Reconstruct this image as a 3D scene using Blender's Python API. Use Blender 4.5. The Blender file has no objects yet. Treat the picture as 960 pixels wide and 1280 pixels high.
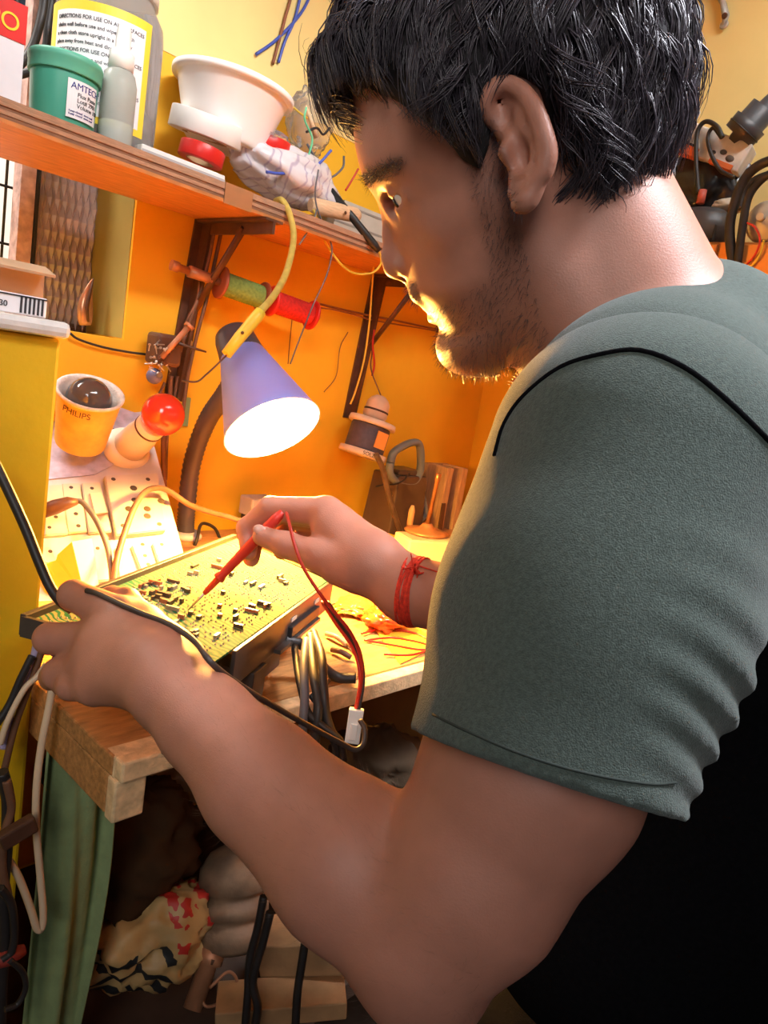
import bpy, bmesh, math, random
import numpy as np
from mathutils import Vector, Matrix
from mathutils.bvhtree import BVHTree
random.seed(7); rng = np.random.default_rng(7)
SC = bpy.context.scene
COL = SC.collection

# ------------------------------------------------------------------ camera
FOC = 925.0                                   # focal length in pixels of the 960 x 1280 frame
vx = np.array([850.0, -30.0, FOC]); vx /= np.linalg.norm(vx)
vy = np.array([-1020.0, -340.0, FOC]); vy -= vx*(vy@vx); vy /= np.linalg.norm(vy)
RW = np.array([vx, vy, np.cross(vx, vy)])     # world = RW @ (right, down, forward)
CAM = np.array([0.0, 0.0, 1.25])
cd = bpy.data.cameras.new('camera'); cam = bpy.data.objects.new('camera', cd); COL.objects.link(cam)
cd.sensor_fit = 'AUTO'; cd.sensor_width = 36; cd.lens = 36*FOC/1280; cd.clip_start = 0.02
cam.matrix_world = Matrix(((RW[0,0], -RW[0,1], -RW[0,2], CAM[0]), (RW[1,0], -RW[1,1], -RW[1,2], CAM[1]),
                           (RW[2,0], -RW[2,1], -RW[2,2], CAM[2]), (0,0,0,1)))
SC.camera = cam
def ray(px, py): return RW @ np.array([(px-480)/FOC, (py-640)/FOC, 1.0])
def D(px, py, t): return CAM + t*ray(px, py)
def AX(px, py, x): d = ray(px, py); return CAM + d*(x-CAM[0])/d[0]
def AY(px, py, y): d = ray(px, py); return CAM + d*(y-CAM[1])/d[1]
def AZ(px, py, z): d = ray(px, py); return CAM + d*(z-CAM[2])/d[2]
V = lambda p: Vector((float(p[0]), float(p[1]), float(p[2])))
def nrm(v): v = np.asarray(v, float); return v/np.linalg.norm(v)

# ------------------------------------------------------------------ world, fill lights, exposure
w = bpy.data.worlds.new('world'); SC.world = w; w.use_nodes = True
bg = w.node_tree.nodes['Background']; bg.inputs[0].default_value = (0.62, 0.72, 0.95, 1); bg.inputs[1].default_value = 0.06
def area(name, loc, target, size, sizey, power, col):
    l = bpy.data.lights.new(name, 'AREA'); l.shape = 'RECTANGLE'; l.size = size; l.size_y = sizey; l.energy = power; l.color = col
    o = bpy.data.objects.new(name, l); COL.objects.link(o); o.location = loc
    o.rotation_euler = (V(target)-V(loc)).to_track_quat('-Z', 'Y').to_euler(); return o
l_ = area('overhead_fill_light', (0.78, -0.28, 2.33), (0.53, 0.2, 1.3), 0.35, 0.35, 3.9, (0.90, 0.92, 1.0)); l_.data.spread = math.radians(48)  # added fill for the high daylight on hair and shoulders; no skylight there
l_ = area('shelf_fill_light', (0.45, -0.1, 2.25), (0.55, 1.05, 1.66), 0.8, 0.12, 1.9, (1.0, 0.98, 0.98)); l_.data.spread = math.radians(44)  # added fill for the shelf things and upper wall, not a real tube
l_ = area('right_wall_fill_light', (1.15, 0.05, 2.34), (1.57, 0.75, 1.75), 0.6, 0.12, 1.6, (1.0, 0.98, 0.97)); l_.data.spread = math.radians(75)  # added to brighten the upper right wall, no such lamp there
l_ = area('front_left_fill_light', (-0.75, -0.5, 1.95), (0.25, 0.5, 1.28), 0.5, 0.8, 1.5, (1.0, 0.97, 0.94)); l_.data.spread = math.radians(55)  # added fill for pillar, arm and face; the door is made up
vs = SC.view_settings
SC.display_settings.display_device = 'sRGB'; vs.view_transform = 'Standard'; vs.look = 'None'; vs.exposure = 0.1; vs.gamma = 1.0; vs.use_curve_mapping = False

# ------------------------------------------------------------------ materials
MATS = {}
def M(name, col, rough=0.5, var=0.12, scale=30.0, metal=0.0, bump=0.0, bscale=None, trans=0.0, emit=None, es=0.0, alpha=1.0, sss=0.0, sheen=0.0, stretch=None, ior=1.45, coat=0.0):
    if name in MATS: return MATS[name]
    m = bpy.data.materials.new(name); m.use_nodes = True; nt = m.node_tree; N = nt.nodes; L = nt.links
    b = N['Principled BSDF']; b.inputs['Roughness'].default_value = rough; b.inputs['Metallic'].default_value = metal; b.inputs['IOR'].default_value = ior
    tc = N.new('ShaderNodeTexCoord'); src = tc.outputs['Object']
    if stretch:
        mp = N.new('ShaderNodeMapping'); mp.inputs['Scale'].default_value = stretch; L.new(src, mp.inputs[0]); src = mp.outputs[0]
    nz = N.new('ShaderNodeTexNoise'); nz.inputs['Scale'].default_value = scale; nz.inputs['Detail'].default_value = 5; L.new(src, nz.inputs['Vector'])
    rp = N.new('ShaderNodeValToRGB'); L.new(nz.outputs['Fac'], rp.inputs[0])
    rp.color_ramp.elements[0].position = 0.3; rp.color_ramp.elements[1].position = 0.72
    rp.color_ramp.elements[0].color = tuple(c*(1-var) for c in col)+(1,); rp.color_ramp.elements[1].color = tuple(min(1, c*(1+var)) for c in col)+(1,)
    L.new(rp.outputs[0], b.inputs['Base Color'])
    if bump:
        n2 = N.new('ShaderNodeTexNoise'); n2.inputs['Scale'].default_value = bscale or scale*4; n2.inputs['Detail'].default_value = 4; L.new(src, n2.inputs['Vector'])
        bp = N.new('ShaderNodeBump'); bp.inputs['Strength'].default_value = bump; bp.inputs['Distance'].default_value = 0.002; L.new(n2.outputs['Fac'], bp.inputs['Height']); L.new(bp.outputs[0], b.inputs['Normal'])
    if trans: b.inputs['Transmission Weight'].default_value = trans
    if emit: b.inputs['Emission Color'].default_value = emit+(1,); b.inputs['Emission Strength'].default_value = es
    if alpha < 1: b.inputs['Alpha'].default_value = alpha
    if sss: b.inputs['Subsurface Weight'].default_value = sss; b.inputs['Subsurface Radius'].default_value = (0.012, 0.005, 0.003); b.inputs['Subsurface Scale'].default_value = 0.6
    if sheen: b.inputs['Sheen Weight'].default_value = sheen; b.inputs['Sheen Roughness'].default_value = 0.4
    if coat: b.inputs['Coat Weight'].default_value = coat
    MATS[name] = m; return m

# ------------------------------------------------------------------ mesh helpers
class MB:
    """collects simple shapes into one mesh"""
    def __init__(s): s.bm = bmesh.new()
    def _frame(s, d):
        d = V(nrm(d)); a = Vector((0,0,1)) if abs(d.z) < 0.9 else Vector((1,0,0)); u = d.cross(a).normalized(); return u, d.cross(u)
    def box(s, c, size, ax=None, bevel=0.0, taper=1.0):
        """ax: 3 axis vectors (x,y,z); c centre"""
        A = [V(a) for a in (ax if ax is not None else np.eye(3))]; c = V(c); vv = []
        for k in (-1,1):
            for j in (-1,1):
                for i in (-1,1):
                    f = taper if k > 0 else 1.0
                    vv.append(s.bm.verts.new(c + A[0]*(i*f*size[0]/2) + A[1]*(j*f*size[1]/2) + A[2]*(k*size[2]/2)))
        F = [(0,2,3,1),(4,5,7,6),(0,1,5,4),(2,6,7,3),(0,4,6,2),(1,3,7,5)]
        fs = [s.bm.faces.new([vv[i] for i in f]) for f in F]
        if A[0].cross(A[1]).dot(A[2]) < 0:
            for f in fs: f.normal_flip()
        if bevel:
            es = list({e for f in fs for e in f.edges}); bmesh.ops.bevel(s.bm, geom=es, offset=bevel, segments=2, affect='EDGES', profile=0.5)
        return s
    def ring(s, c, u, v, ru, rv, n): return [s.bm.verts.new(c + u*(ru*math.cos(2*math.pi*i/n)) + v*(rv*math.sin(2*math.pi*i/n))) for i in range(n)]
    def skin(s, rings, cap0=True, cap1=True, loop=False):
        n = len(rings[0]); m = len(rings)
        for k in range(m if loop else m-1):
            a, b = rings[k], rings[(k+1) % m]
            for i in range(n):
                f = s.bm.faces.new((a[i], a[(i+1)%n], b[(i+1)%n], b[i])); f.smooth = True
        if not loop:
            if cap0: s.bm.faces.new(rings[0][::-1])
            if cap1: s.bm.faces.new(rings[-1])
    def tube(s, pts, r, n=8, caps=True, flat=1.0, up=None):
        P = [V(p) for p in pts]; m = len(P)
        R = [r]*m if np.isscalar(r) else list(r)
        t0 = (P[1]-P[0]).normalized()
        if up is not None: u = V(up); u = (u - t0*u.dot(t0)).normalized()
        else: u, _ = s._frame(t0)
        rings = []
        for k in range(m):
            t = ((P[min(k+1,m-1)]-P[max(k-1,0)])).normalized(); u = (u - t*u.dot(t)).normalized(); v = t.cross(u)
            rings.append(s.ring(P[k], u, v, R[k], R[k]*flat, n))
        s.skin(rings, caps, caps); return s
    def lathe(s, base, axis, prof, n=24, caps=True, scale=(1,1), smooth=True):
        """prof: list of (radius, height along axis)"""
        base = V(base); a = V(nrm(axis)); u, v = s._frame(a); rings = []
        for r, h in prof: rings.append(s.ring(base + a*h, u, v, max(r,1e-5)*scale[0], max(r,1e-5)*scale[1], n))
        s.skin(rings, caps, caps); return s
    def ball(s, c, r, n=16, ax=None, sc=(1,1,1)):
        A = [V(a) for a in (ax if ax is not None else np.eye(3))]
        ret = bmesh.ops.create_uvsphere(s.bm, u_segments=n, v_segments=max(6, n//2), radius=1)
        for v in ret['verts']:
            p = v.co.copy(); v.co = V(c) + A[0]*(p.x*r*sc[0]) + A[1]*(p.y*r*sc[1]) + A[2]*(p.z*r*sc[2])
            for f in v.link_faces: f.smooth = True
        return s
    def poly(s, pts, thick, nrm_):
        """flat outline given in 3-D, extruded by thick along nrm_"""
        d = V(nrm_)*thick; a = [s.bm.verts.new(V(p)) for p in pts]; b = [s.bm.verts.new(V(p)+d) for p in pts]; n = len(a)
        s.bm.faces.new(a[::-1]); s.bm.faces.new(b)
        for i in range(n): s.bm.faces.new((a[i], a[(i+1)%n], b[(i+1)%n], b[i]))
        return s
    def build(s, name, mat, parent=None, fix=True, subdiv=0):
        bm = s.bm
        if fix: bmesh.ops.recalc_face_normals(bm, faces=bm.faces[:])
        me = bpy.data.meshes.new(name); 
        cs = [v.co for v in bm.verts]
        lo = Vector((min(c.x for c in cs), min(c.y for c in cs), min(c.z for c in cs))); hi = Vector((max(c.x for c in cs), max(c.y for c in cs), max(c.z for c in cs)))
        o0 = Vector(((lo.x+hi.x)/2, (lo.y+hi.y)/2, lo.z)); bmesh.ops.translate(bm, verts=bm.verts[:], vec=-o0)
        bm.to_mesh(me); bm.free(); me.materials.append(mat)
        o = bpy.data.objects.new(name, me); COL.objects.link(o); o.location = o0
        if parent: par(o, parent)
        if subdiv: md = o.modifiers.new('s', 'SUBSURF'); md.levels = subdiv; md.render_levels = subdiv
        return o
def wmat(o):
    m = Matrix.LocRotScale(o.location, o.rotation_euler, o.scale)
    if o.parent: m = wmat(o.parent) @ o.matrix_parent_inverse @ m
    return m
def par(o, p): o.parent = p; o.matrix_parent_inverse = wmat(p).inverted()
def tag(o, label=None, cat=None, group=None, kind=None):
    if label: o['label'] = label
    if cat: o['category'] = cat
    if group: o['group'] = group
    if kind: o['kind'] = kind
    return o
def thing(name, loc, label, cat, group=None):
    o = bpy.data.objects.new(name, None); COL.objects.link(o); o.location = V(loc); o.empty_display_size = 0.02
    return tag(o, label, cat, group)
def struct(name, mb, mat): return tag(mb.build(name, mat), kind='structure')
def spline(pts, n=40):
    P = [np.array(p, float) for p in pts]; P = [2*P[0]-P[1]] + P + [2*P[-1]-P[-2]]; out = []; m = len(P)-3
    for i in range(m):
        k = max(2, n//m)
        for j in range(k):
            t = j/k; a, b, c, d = P[i:i+4]
            out.append(0.5*((2*b)+(-a+c)*t+(2*a-5*b+4*c-d)*t*t+(-a+3*b-3*c+d)*t**3))
    out.append(P[-2]); return out
def cable(name, pts, r, mat, label=None, cat='cable', parent=None, n=8, seg=40, group=None):
    o = MB().tube(spline(pts, seg), r, n).build(name, mat, parent)
    if label: tag(o, label, cat, group)
    return o
def text_mesh(name, s, size, mat, parent, org, xd, yd, thick=0.0004, bend=None, align='LEFT'):
    """flat lettering; bend = (axis point, axis dir, radius) wraps it round a cylinder"""
    cu = bpy.data.curves.new(name, 'FONT'); cu.body = s; cu.size = size; cu.extrude = thick; cu.align_x = align
    to = bpy.data.objects.new(name, cu); COL.objects.link(to); bpy.context.view_layer.update()
    me = bpy.data.meshes.new_from_object(to.evaluated_get(bpy.context.evaluated_depsgraph_get())); COL.objects.unlink(to); bpy.data.objects.remove(to)
    xd = nrm(xd); yd = nrm(yd); zd = np.cross(xd, yd); org = np.array(org, float)
    for v in me.vertices:
        p = v.co
        if bend is None: q = org + xd*p.x + yd*p.y + zd*p.z
        else:
            c, a, R = bend; a = nrm(a); c = np.array(c, float)
            base = org-c; h = base@a; rad = nrm(base-a*h); tan = np.cross(a, rad)
            if tan@xd < 0: sgn = -1
            else: sgn = 1
            th = p.x/R*sgn; rr = R+p.z
            q = c + a*(h+p.y) + (rad*math.cos(th)+tan*math.sin(th))*rr
        v.co = V(q)
    me.materials.clear(); me.materials.append(mat)
    o = bpy.data.objects.new(name, me); COL.objects.link(o)
    if parent: par(o, parent)
    return o

# ------------------------------------------------------------------ implicit surfaces (for bodies and cloth)
def smin(a, b, k):
    h = np.clip(0.5+0.5*(b-a)/k, 0, 1); return b+(a-b)*h - k*h*(1-h)
class Field:
    def __init__(s, lo, hi, h):
        s.lo = np.array(lo, float); s.h = h; s.n = np.ceil((np.array(hi)-s.lo)/h).astype(int)+1
        s.F = np.full(s.n, 0.2, np.float32); s.ax = [(s.lo[i]+np.arange(s.n[i])*h).astype(np.float32) for i in range(3)]
    def sub(s, lo, hi):
        a = np.clip(np.floor((np.array(lo)-s.lo)/s.h).astype(int), 0, s.n-1); b = np.clip(np.ceil((np.array(hi)-s.lo)/s.h).astype(int)+1, 1, s.n)
        sl = tuple(slice(a[i], b[i]) for i in range(3)); return sl, [s.ax[0][sl[0]][:,None,None], s.ax[1][sl[1]][None,:,None], s.ax[2][sl[2]][None,None,:]]
    def put(s, lo, hi, fn, k, op='u'):
        pad = k+3*s.h; sl, P = s.sub(np.array(lo)-pad, np.array(hi)+pad)
        if min(x.size for x in P) == 0: return
        d = fn(*P).astype(np.float32); A = s.F[sl]
        if op == 'u': s.F[sl] = smin(A, d, k) if k > 0 else np.minimum(A, d)
        elif op == 's': s.F[sl] = -smin(-A, d, k) if k > 0 else np.maximum(A, -d)
    def cone(s, a, b, ra, rb, k=0.01, op='u'):
        a = np.array(a, float); b = np.array(b, float); ba = b-a; L2 = ba@ba+1e-12; m = max(ra, rb)
        def fn(x, y, z):
            t = np.clip(((x-a[0])*ba[0]+(y-a[1])*ba[1]+(z-a[2])*ba[2])/L2, 0, 1)
            return np.sqrt((x-a[0]-t*ba[0])**2+(y-a[1]-t*ba[1])**2+(z-a[2]-t*ba[2])**2) - (ra+(rb-ra)*t)
        s.put(np.minimum(a,b)-m, np.maximum(a,b)+m, fn, k, op)
    def chain(s, pts, rs, k=0.01):
        for i in range(len(pts)-1): s.cone(pts[i], pts[i+1], rs[i], rs[i+1], k)
    def ell(s, c, r, ax=None, k=0.01, op='u'):
        A = np.eye(3) if ax is None else np.array(ax); c = np.array(c, float); r = np.array(r, float); m = r.max()
        def fn(x, y, z):
            q = [((x-c[0])*A[i,0]+(y-c[1])*A[i,1]+(z-c[2])*A[i,2])/r[i] for i in range(3)]
            k0 = np.sqrt(q[0]**2+q[1]**2+q[2]**2); k1 = np.sqrt((q[0]/r[0])**2+(q[1]/r[1])**2+(q[2]/r[2])**2)+1e-9
            return k0*(k0-1)/k1
        s.put(c-m, c+m, fn, k, op)
    def mesh(s):
        F = s.F; I = F < 0; n = F.shape; c = [slice(0,-1), slice(1,None)]
        cnt = np.zeros((n[0]-1, n[1]-1, n[2]-1), np.int8)
        for i in (0,1):
            for j in (0,1):
                for k in (0,1): cnt += I[c[i], c[j], c[k]]
        act = np.argwhere((cnt > 0) & (cnt < 8)); idx = np.full(cnt.shape, -1, np.int32); idx[tuple(act.T)] = np.arange(len(act))
        acc = np.zeros((len(act), 3)); num = np.zeros(len(act))
        cor = [(i,j,k) for i in (0,1) for j in (0,1) for k in (0,1)]
        for p in cor:
            for a in range(3):
                if p[a]: continue
                q = list(p); q[a] = 1
                f0 = F[tuple((act+p).T)]; f1 = F[tuple((act+q).T)]; ok = (f0 < 0) != (f1 < 0)
                t = np.where(ok, f0/np.where(ok, f0-f1, 1), 0); pos = np.array(p, float)[None,:].repeat(len(act), 0); pos[:,a] = t
                acc[ok] += pos[ok]; num[ok] += 1
        vert = s.lo + (act + acc/num[:,None])*s.h
        quads = []
        for a in range(3):
            b, cc = (a+1)%3, (a+2)%3
            s0 = [slice(None)]*3; s1 = [slice(None)]*3; s0[a] = slice(0,-1); s1[a] = slice(1,None)
            for ax in (b, cc): s0[ax] = slice(1,-1); s1[ax] = slice(1,-1)
            A0 = I[tuple(s0)]; A1 = I[tuple(s1)]; E = np.argwhere(A0 != A1); flip = A0[tuple(E.T)]
            E[:,b] += 1; E[:,cc] += 1
            def at(db, dc): e = E.copy(); e[:,b] += db; e[:,cc] += dc; return idx[tuple(e.T)]
            q = np.stack([at(-1,-1), at(0,-1), at(0,0), at(-1,0)], 1)
            q[~flip] = q[~flip][:, ::-1]; quads.append(q)
        return vert, np.concatenate(quads)
def raw_mesh(name, vert, faces, mat, parent=None, smooth=True):
    me = bpy.data.meshes.new(name); k = faces.shape[1]
    me.vertices.add(len(vert)); me.vertices.foreach_set('co', np.asarray(vert, np.float32).ravel())
    me.loops.add(faces.size); me.loops.foreach_set('vertex_index', faces.astype(np.int32).ravel())
    me.polygons.add(len(faces)); me.polygons.foreach_set('loop_start', np.arange(0, faces.size, k, dtype=np.int32)); me.polygons.foreach_set('loop_total', np.full(len(faces), k, np.int32))
    me.update(calc_edges=True); me.validate()
    if smooth: me.polygons.foreach_set('use_smooth', np.ones(len(me.polygons), bool))
    me.materials.append(mat); o = bpy.data.objects.new(name, me); COL.objects.link(o)
    if parent: par(o, parent)
    return o
def relax(vert, faces, it=2, lam=0.5):
    n = len(vert); k = faces.shape[1]
    e = np.concatenate([np.stack([faces[:,i], faces[:,(i+1)%k]], 1) for i in range(k)]); e = np.concatenate([e, e[:, ::-1]])
    deg = np.bincount(e[:,0], minlength=n)
    for _ in range(it):
        for l in (lam, -lam*1.03):
            av = np.stack([np.bincount(e[:,0], weights=vert[e[:,1], i], minlength=n) for i in range(3)], 1)/np.maximum(deg,1)[:,None]
            vert = vert + l*(av-vert)
    return vert

def XC(px, Y, Z):
    """X of the point at pixel column px on the line Y, Z = const"""
    q = (px-480)/FOC; a = RW[0,0]-q*RW[0,2]; b = (RW[1,0]-q*RW[1,2])*(Y-CAM[1]) + (RW[2,0]-q*RW[2,2])*(Z-CAM[2]); return -b/a
def depth(p): return float((RW.T@(np.array(p)-CAM))[2])
UP = np.array([0,0,1.0]); EX = np.array([1.0,0,0]); EY = np.array([0,1.0,0])

# ------------------------------------------------------------------ materials in use
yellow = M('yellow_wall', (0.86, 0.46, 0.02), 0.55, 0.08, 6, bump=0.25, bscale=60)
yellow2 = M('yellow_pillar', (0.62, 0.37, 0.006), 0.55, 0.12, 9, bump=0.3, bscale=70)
olive = M('olive_reveal', (0.34, 0.27, 0.07), 0.7, 0.12, 10)
concrete = M('concrete_floor', (0.12, 0.09, 0.07), 0.9, 0.3, 12, bump=0.4)
ceil_m = M('ceiling_paint', (0.75, 0.72, 0.62), 0.8, 0.06, 5)
stone = M('stone_slab', (0.62, 0.60, 0.56), 0.5, 0.15, 40, bump=0.2)
plyface = M('plywood_face', (0.52, 0.21, 0.065), 0.5, 0.22, 9, bump=0.15, stretch=(3, 14, 14))
plyedge = M('plywood_edge', (0.45, 0.27, 0.17), 0.75, 0.3, 30, bump=0.5, stretch=(2, 20, 60))
plydark = M('plywood_dark_ply', (0.24, 0.12, 0.07), 0.8, 0.3, 30, stretch=(2, 20, 60))
benchwood = M('bench_wood', (0.44, 0.21, 0.07), 0.6, 0.3, 14, bump=0.3, stretch=(2.5, 14, 14))
endgrain = M('bench_end_grain', (0.74, 0.52, 0.28), 0.75, 0.25, 90, bump=0.4)
iron = M('brown_painted_iron', (0.10, 0.045, 0.025), 0.5, 0.3, 40, metal=0.2, bump=0.2)
steel = M('steel', (0.55, 0.5, 0.46), 0.35, 0.15, 60, metal=0.9)
black = M('black_plastic', (0.018, 0.017, 0.018), 0.45, 0.2, 40)
rubber = M('black_cable_rubber', (0.022, 0.018, 0.017), 0.5, 0.3, 40)
white = M('white_plastic', (0.80, 0.78, 0.74), 0.35, 0.05, 20)
cream = M('cream_plastic', (0.56, 0.49, 0.40), 0.45, 0.08, 20)
red = M('red_plastic', (0.62, 0.02, 0.015), 0.35, 0.1, 20)
redwire = M('red_wire', (0.5, 0.03, 0.015), 0.4, 0.1, 20)
bluewire = M('blue_wire', (0.06, 0.10, 0.45), 0.4, 0.1, 20)
greenwire = M('green_wire', (0.12, 0.55, 0.30), 0.4, 0.1, 20)
yellowwire = M('yellow_wire', (0.72, 0.50, 0.05), 0.4, 0.1, 20)
creamwire = M('cream_wire', (0.70, 0.52, 0.34), 0.45, 0.1, 20)
greywire = M('grey_wire', (0.12, 0.12, 0.14), 0.5, 0.1, 20)
paper = M('white_label_paper', (0.78, 0.76, 0.78), 0.6, 0.04, 20)
inkblue = M('navy_ink', (0.02, 0.03, 0.22), 0.6, 0.02); inkblack = M('black_ink', (0.03, 0.03, 0.035), 0.6, 0.02)
film = M('clear_film', (0.86, 0.86, 0.88), 0.12, 0.05, 60, trans=0.85, bump=0.6, bscale=60, ior=1.15)
clearplastic = M('clear_plastic', (0.90, 0.90, 0.88), 0.08, 0.03, 20, trans=0.92, ior=1.12)

# ------------------------------------------------------------------ room shell
WY = 1.13; CX = 1.573; WXR = 0.592; SILL = 1.238
b = MB(); b.box(((WXR+CX)/2+0.1, WY+0.075, 1.2), (CX-WXR+0.2, 0.15, 2.4)); b.box((WXR/2-0.45, WY+0.075, SILL/2), (WXR+0.9, 0.15, SILL)); b.box((WXR/2-0.45, WY+0.075, 2.3), (WXR+0.9, 0.15, 0.2))
wall_back = struct('wall_back', b, yellow)
MB().box(((WXR+CX)/2, WY-0.0006, 2.035), (CX-WXR, 0.0016, 0.73)).build('pale_upper_band', M('pale_yellow_wall', (0.86, 0.66, 0.26), 0.6, 0.05, 8), wall_back)  # paler yellow panel over the upper back wall
b = MB(); b.box((WXR+0.002, WY+0.078, 1.72), (0.006, 0.144, 0.96)); r_ = b.build('reveal', olive, wall_back)
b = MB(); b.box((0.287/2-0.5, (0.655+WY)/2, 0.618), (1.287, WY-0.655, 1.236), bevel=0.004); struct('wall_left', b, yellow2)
b = MB(); b.box((CX+0.06, 0.0, 1.2), (0.12, 2.4, 2.4)); wr_ = struct('wall_right', b, yellow)
MB().box((CX-0.0006, 0.0, 1.99), (0.0016, 2.2, 0.82)).build('pale_upper_band', M('pale_yellow_wall', (0.86, 0.66, 0.26)), wr_)  # daylight on the upper right wall, put into a paler colour
b = MB(); b.box((0.4, -0.1, -0.03), (3.2, 2.8, 0.06)); struct('floor', b, concrete)
b = MB(); b.box((0.4, 0.3, 2.43), (3.2, 2.0, 0.06)); struct('ceiling', b, ceil_m)
b = MB(); b.box((0.291/2-0.5, 0.83, 1.243), (1.291, 0.37, 0.014), bevel=0.005); struct('trim_1', b, stone)

# window in the back wall: welded grille on the open half, patterned glass on the other
WG = WY+0.13
pxl, pxr = XC(38, WG, 1.35), WXR
win = tag(MB().box(((pxl-0.004+WXR)/2-0.0, WG+0.012, SILL+0.006), (WXR-pxl+0.03, 0.022, 0.012)).build('window_1', iron), kind='structure')
jam = M('pink_worn_frame', (0.55, 0.36, 0.32), 0.8, 0.35, 60, bump=0.5)
MB().box((pxl-0.012, WG+0.01, 1.75), (0.022, 0.03, 1.02)).build('window_post', jam, win)
MB().box((pxl+0.002, WG, 1.75), (0.004, 0.02, 1.02)).build('glass_bead', black, win)
gl = M('patterned_glass', (0.36, 0.29, 0.30), 0.15, 0.25, 14, metal=0.0, coat=0.6)
bm = MB(); NX, NZ = 8, 38; dx = (WXR-0.004-pxl)/NX; dz = 0.95/NZ
for i in range(NX):
    for j in range(NZ):
        off = dx*0.5*(j % 2); cx = pxl+0.006+dx*(i+0.25)+off*0.5; cz = SILL+0.012+dz*(j+0.5)
        vv = [bm.bm.verts.new((cx+sx*dx*0.55, WG, cz+sz*dz*0.95)) for sx, sz in ((-1,0),(0,-1),(1,0),(0,1))]; t = bm.bm.verts.new((cx, WG-0.0065, cz))
        for k in range(4): bm.bm.faces.new((vv[k], vv[(k+1)%4], t))
bm.box(((pxl+WXR)/2, WG+0.004, SILL+0.48), (WXR-pxl-0.004, 0.006, 0.95))
tag(bm.build('patterned_pane', gl, win), kind='stuff')
for k in range(7):
    MB().tube([(-0.45, WG+0.03, 1.27+k*0.085), (pxl-0.02, WG+0.03, 1.27+k*0.085)], 0.0022, 6).build('grille_bar', black, win)
for k in range(9):
    xx = pxl-0.03-k*0.05; MB().tube([(xx, WG+0.034, SILL+0.01), (xx, WG+0.034, 2.1)], 0.0022, 6).build('grille_bar', black, win)
# what is outside: a pale sunlit house front
ext = M('sunlit_plaster', (0.80, 0.74, 0.70), 0.9, 0.12, 3); leafm = M('garden_green', (0.35, 0.5, 0.12), 0.8, 0.3, 8)
tag(MB().box((0.0, 2.6, 1.1), (3.4, 0.1, 2.0)).build('neighbouring_house_wall', ext), kind='structure')
area('sun_on_yard', (-0.3, 1.75, 3.0), (0.0, 2.5, 1.2), 1.4, 0.6, 150, (1.0, 0.95, 0.88))

# ------------------------------------------------------------------ plywood wall shelf
SB, ST = 1.450, 1.476
fl = AZ(0, 152, SB); fr = AZ(365, 283, SB); dirf = nrm(fr-fl); fl = fl-dirf*0.35; fre = fl+dirf*((1.36-fl[0])/dirf[0])
shelf = thing('plywood_shelf', (0.8, 1.05, SB), 'long plywood wall shelf with chipped laminated front edge carrying jars and bowl', 'shelf')
def slab(z0, z1, inset, mat, nm):
    n2 = np.array([-dirf[1], dirf[0], 0])
    a = fl+n2*inset; c = fre+n2*inset
    pts = [(a[0], a[1], z0), (c[0], c[1], z0), (c[0], WY-0.001, z0), (a[0], WY-0.001, z0)]
    return MB().poly(pts, z1-z0, UP).build(nm, mat, shelf)
lay = [(0.0, 0.0045, 0, plyface), (0.0045, 0.009, 0.0016, plydark), (0.009, 0.0135, 0.0004, plyedge), (0.0135, 0.0175, 0.0018, plydark), (0.0175, 0.022, 0.0, plyedge), (0.022, 0.026, 0.001, plyedge)]
for a_, b_, ins, mm in lay: slab(SB+a_, SB+b_, ins, mm, 'ply_layer')
tape_m = M('brown_parcel_tape', (0.38, 0.19, 0.09), 0.3, 0.1, 30)
tp = MB()
tcp = fl + dirf*np.dot(AZ(318, 258, SB)-fl, dirf); n2 = np.array([dirf[1], -dirf[0], 0])
tp.box(tcp+UP*0.0125+n2*0.001, (0.05, 0.0012, 0.0275), ax=(dirf, n2, UP)); tp.build('tape_patch', tape_m, shelf)

def bracket(px, ytop, label, ang=0.0):
    p = AY(px, ytop, WY); x = p[0]
    t = thing('shelf_bracket', (x, WY, SB-0.3), label, 'bracket', None)
    lean = -0.022
    MB().poly([(x-0.017, WY-0.004, SB-0.001), (x+0.017, WY-0.004, SB-0.001), (x+0.017+lean, WY-0.004, SB-0.30), (x-0.017+lean, WY-0.004, SB-0.30)], 0.004, EY).build('wall_flange', iron, t)
    MB().poly([(x-0.003, WY-0.028, SB-0.001), (x+0.002, WY-0.028, SB-0.001), (x+0.002+lean, WY-0.02, SB-0.30), (x-0.003+lean, WY-0.02, SB-0.30)], 0.024, EY).build('upright_web', iron, t)
    MB().box((x, WY-0.095, SB-0.003), (0.032, 0.19, 0.004)).build('arm', iron, t)
    MB().box((x, WY-0.095, SB-0.013), (0.005, 0.19, 0.018)).build('arm_web', iron, t)
    MB().tube([(x, WY-0.115, SB-0.012), (x-0.01, WY-0.012, SB-0.155)], 0.0075, 8, flat=0.5).build('brace', iron, t)
    for yy in (0.03, 0.165): MB().lathe((x+0.009, WY-yy, SB-0.005), -UP, [(0.006,0),(0.006,0.003),(0.003,0.005)], 8).build('bolt', steel, t)
    for zz in (0.06, 0.2): MB().lathe((x+0.002+lean*zz/0.3+0.009, WY-0.004, SB-zz), -EY, [(0.006,0),(0.005,0.003)], 8).build('bolt', steel, t)
    return t
bracket(255, 272, 'brown iron shelf bracket holding the thread spool rod, under the bowl')
bracket(472, 345, 'brown iron shelf bracket seen just before the man\'s nose and lips')

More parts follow.
